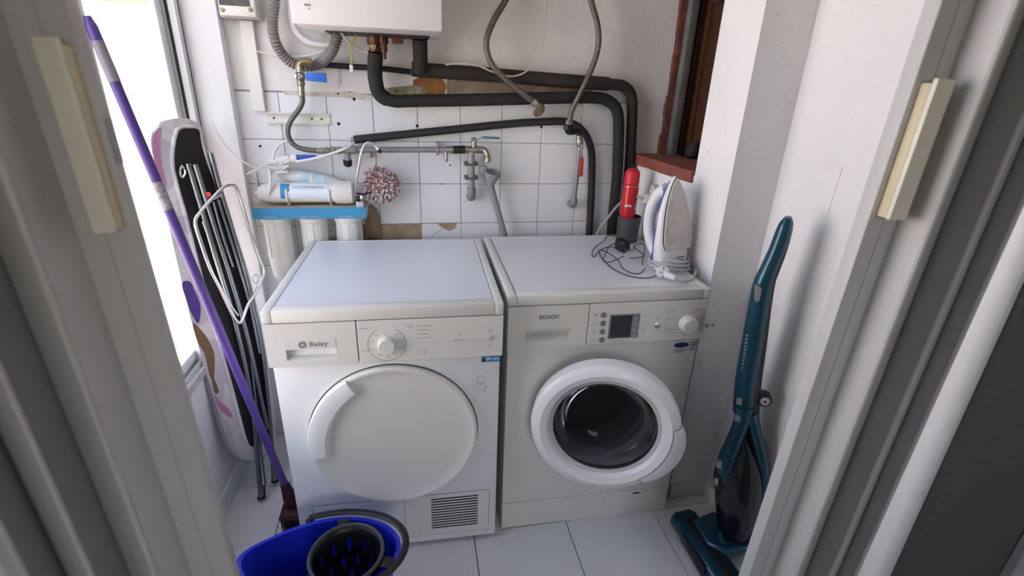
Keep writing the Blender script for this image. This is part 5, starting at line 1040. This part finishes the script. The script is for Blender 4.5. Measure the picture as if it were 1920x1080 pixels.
for nm_, c_, P_ in (('pink_print', (0.48, 0.20, 0.36), [(285, 268), (292, 246), (302, 240), (300, 275), (304, 315), (312, 345), (303, 352), (291, 308)]), ('purple_print', (0.085, 0.045, 0.24), [(341, 532), (356, 528), (366, 548), (376, 575), (372, 606), (360, 590), (352, 570)]), ('brown_print', (0.20, 0.11, 0.06), [(361, 606), (376, 618), (392, 640), (402, 668), (400, 712), (392, 700), (384, 665), (370, 640)]), ('pink_print', (0.42, 0.12, 0.24), [(402, 742), (412, 752), (428, 766), (436, 782), (424, 778), (410, 764)]), ('brown_print', (0.20, 0.11, 0.06), [(396, 700), (404, 716), (410, 735), (402, 735)])):
    b = newbm(); prism(b, spl([I(x, y, 0.0001) for x, y in P_], 4, closed=True), IN*0.0006); bd_.part(nm_, b, mat('cover '+nm_, c_, 0.85), 0, world=True, parent=cv)
lg = mat('leg chrome', (0.26, 0.27, 0.29), 0.25, 1.0)
def it(l, name, r, d, m=lg, closed=False, seg=10):
    return bd_.part(name, tube(newbm(), spl([I(x, y, (dd[0] if dd else d)) for x, y, *dd in l], 6, closed), r, seg, closed=closed), m, 60, world=True)
fA = AZ(490, 936, 0.0135); fB = AZ(515, 905, 0.0135)
def leg(l, d, r, foot): 
    P = [I(x, y, d) for x, y in l]+[foot]; return bd_.part('leg', tube(newbm(), spl(P, 6), r, 12), lg, 60, world=True)
leg([(344, 308), (372, 400), (402, 500), (437, 620), (465, 760)], 0.022, 0.0088, fA)
leg([(386, 288), (405, 360), (432, 450), (462, 560), (486, 680)], 0.022, 0.0088, fB)
it([(352, 310), (382, 405), (414, 505), (448, 620), (476, 745), (488, 800)], 'slide_rail', 0.0075, 0.036)
it([(395, 375), (425, 470), (455, 570), (474, 660)], 'slide_rail', 0.006, 0.034)
it([(383, 380), (400, 440), (420, 500)], 'lock_rod', 0.0035, 0.045); it([(455, 640), (466, 740), (480, 860), (486, 905)], 'lock_rod', 0.0035, 0.034)
it([(343, 417), (352, 399), (372, 376), (394, 354), (411, 349), (421, 355), (434, 395), (448, 440), (462, 480), (472, 505), (470, 520), (457, 548), (443, 568), (430, 600), (421, 600), (408, 578), (390, 540), (372, 505), (352, 450)], 'iron_rest', 0.0052, 0.060, chrome, True)
it([(357, 416), (366, 440), (384, 500), (404, 560), (424, 590)], 'iron_rest_wire', 0.003, 0.060, chrome); it([(378, 375), (385, 372), (394, 366)], 'iron_rest_wire', 0.003, 0.055, chrome)
it([(452, 520), (460, 514), (465, 522), (458, 530)], 'wire_hook', 0.0025, 0.056, chrome, True)
b = newbm(); obox(b, I(370, 366, 0.05), (0.016, 0.012, 0.014), VR, IN, (0, 0, 1), 0.003); bd_.part('red_clip', b, mat('red clip', (0.45, 0.03, 0.04), 0.4), world=True)
b = newbm(); P = [I(334, 312, 0.02), I(330, 322, 0.02), I(334, 334, 0.02), I(340, 324, 0.02)]; tube(b, spl(P, 4, True), 0.003, 6, closed=True); bd_.part('hinge_ring', b, chrome, world=True)
for P_ in (fA, fB): bd_.part('rubber_foot', tube(newbm(), [P_+Vector((0.0, 0.03, 0.04))*0.9, P_+Vector((0, 0.012, 0.014)), P_], [0.0115, 0.0125, 0.0128], 12), rubber, world=True)
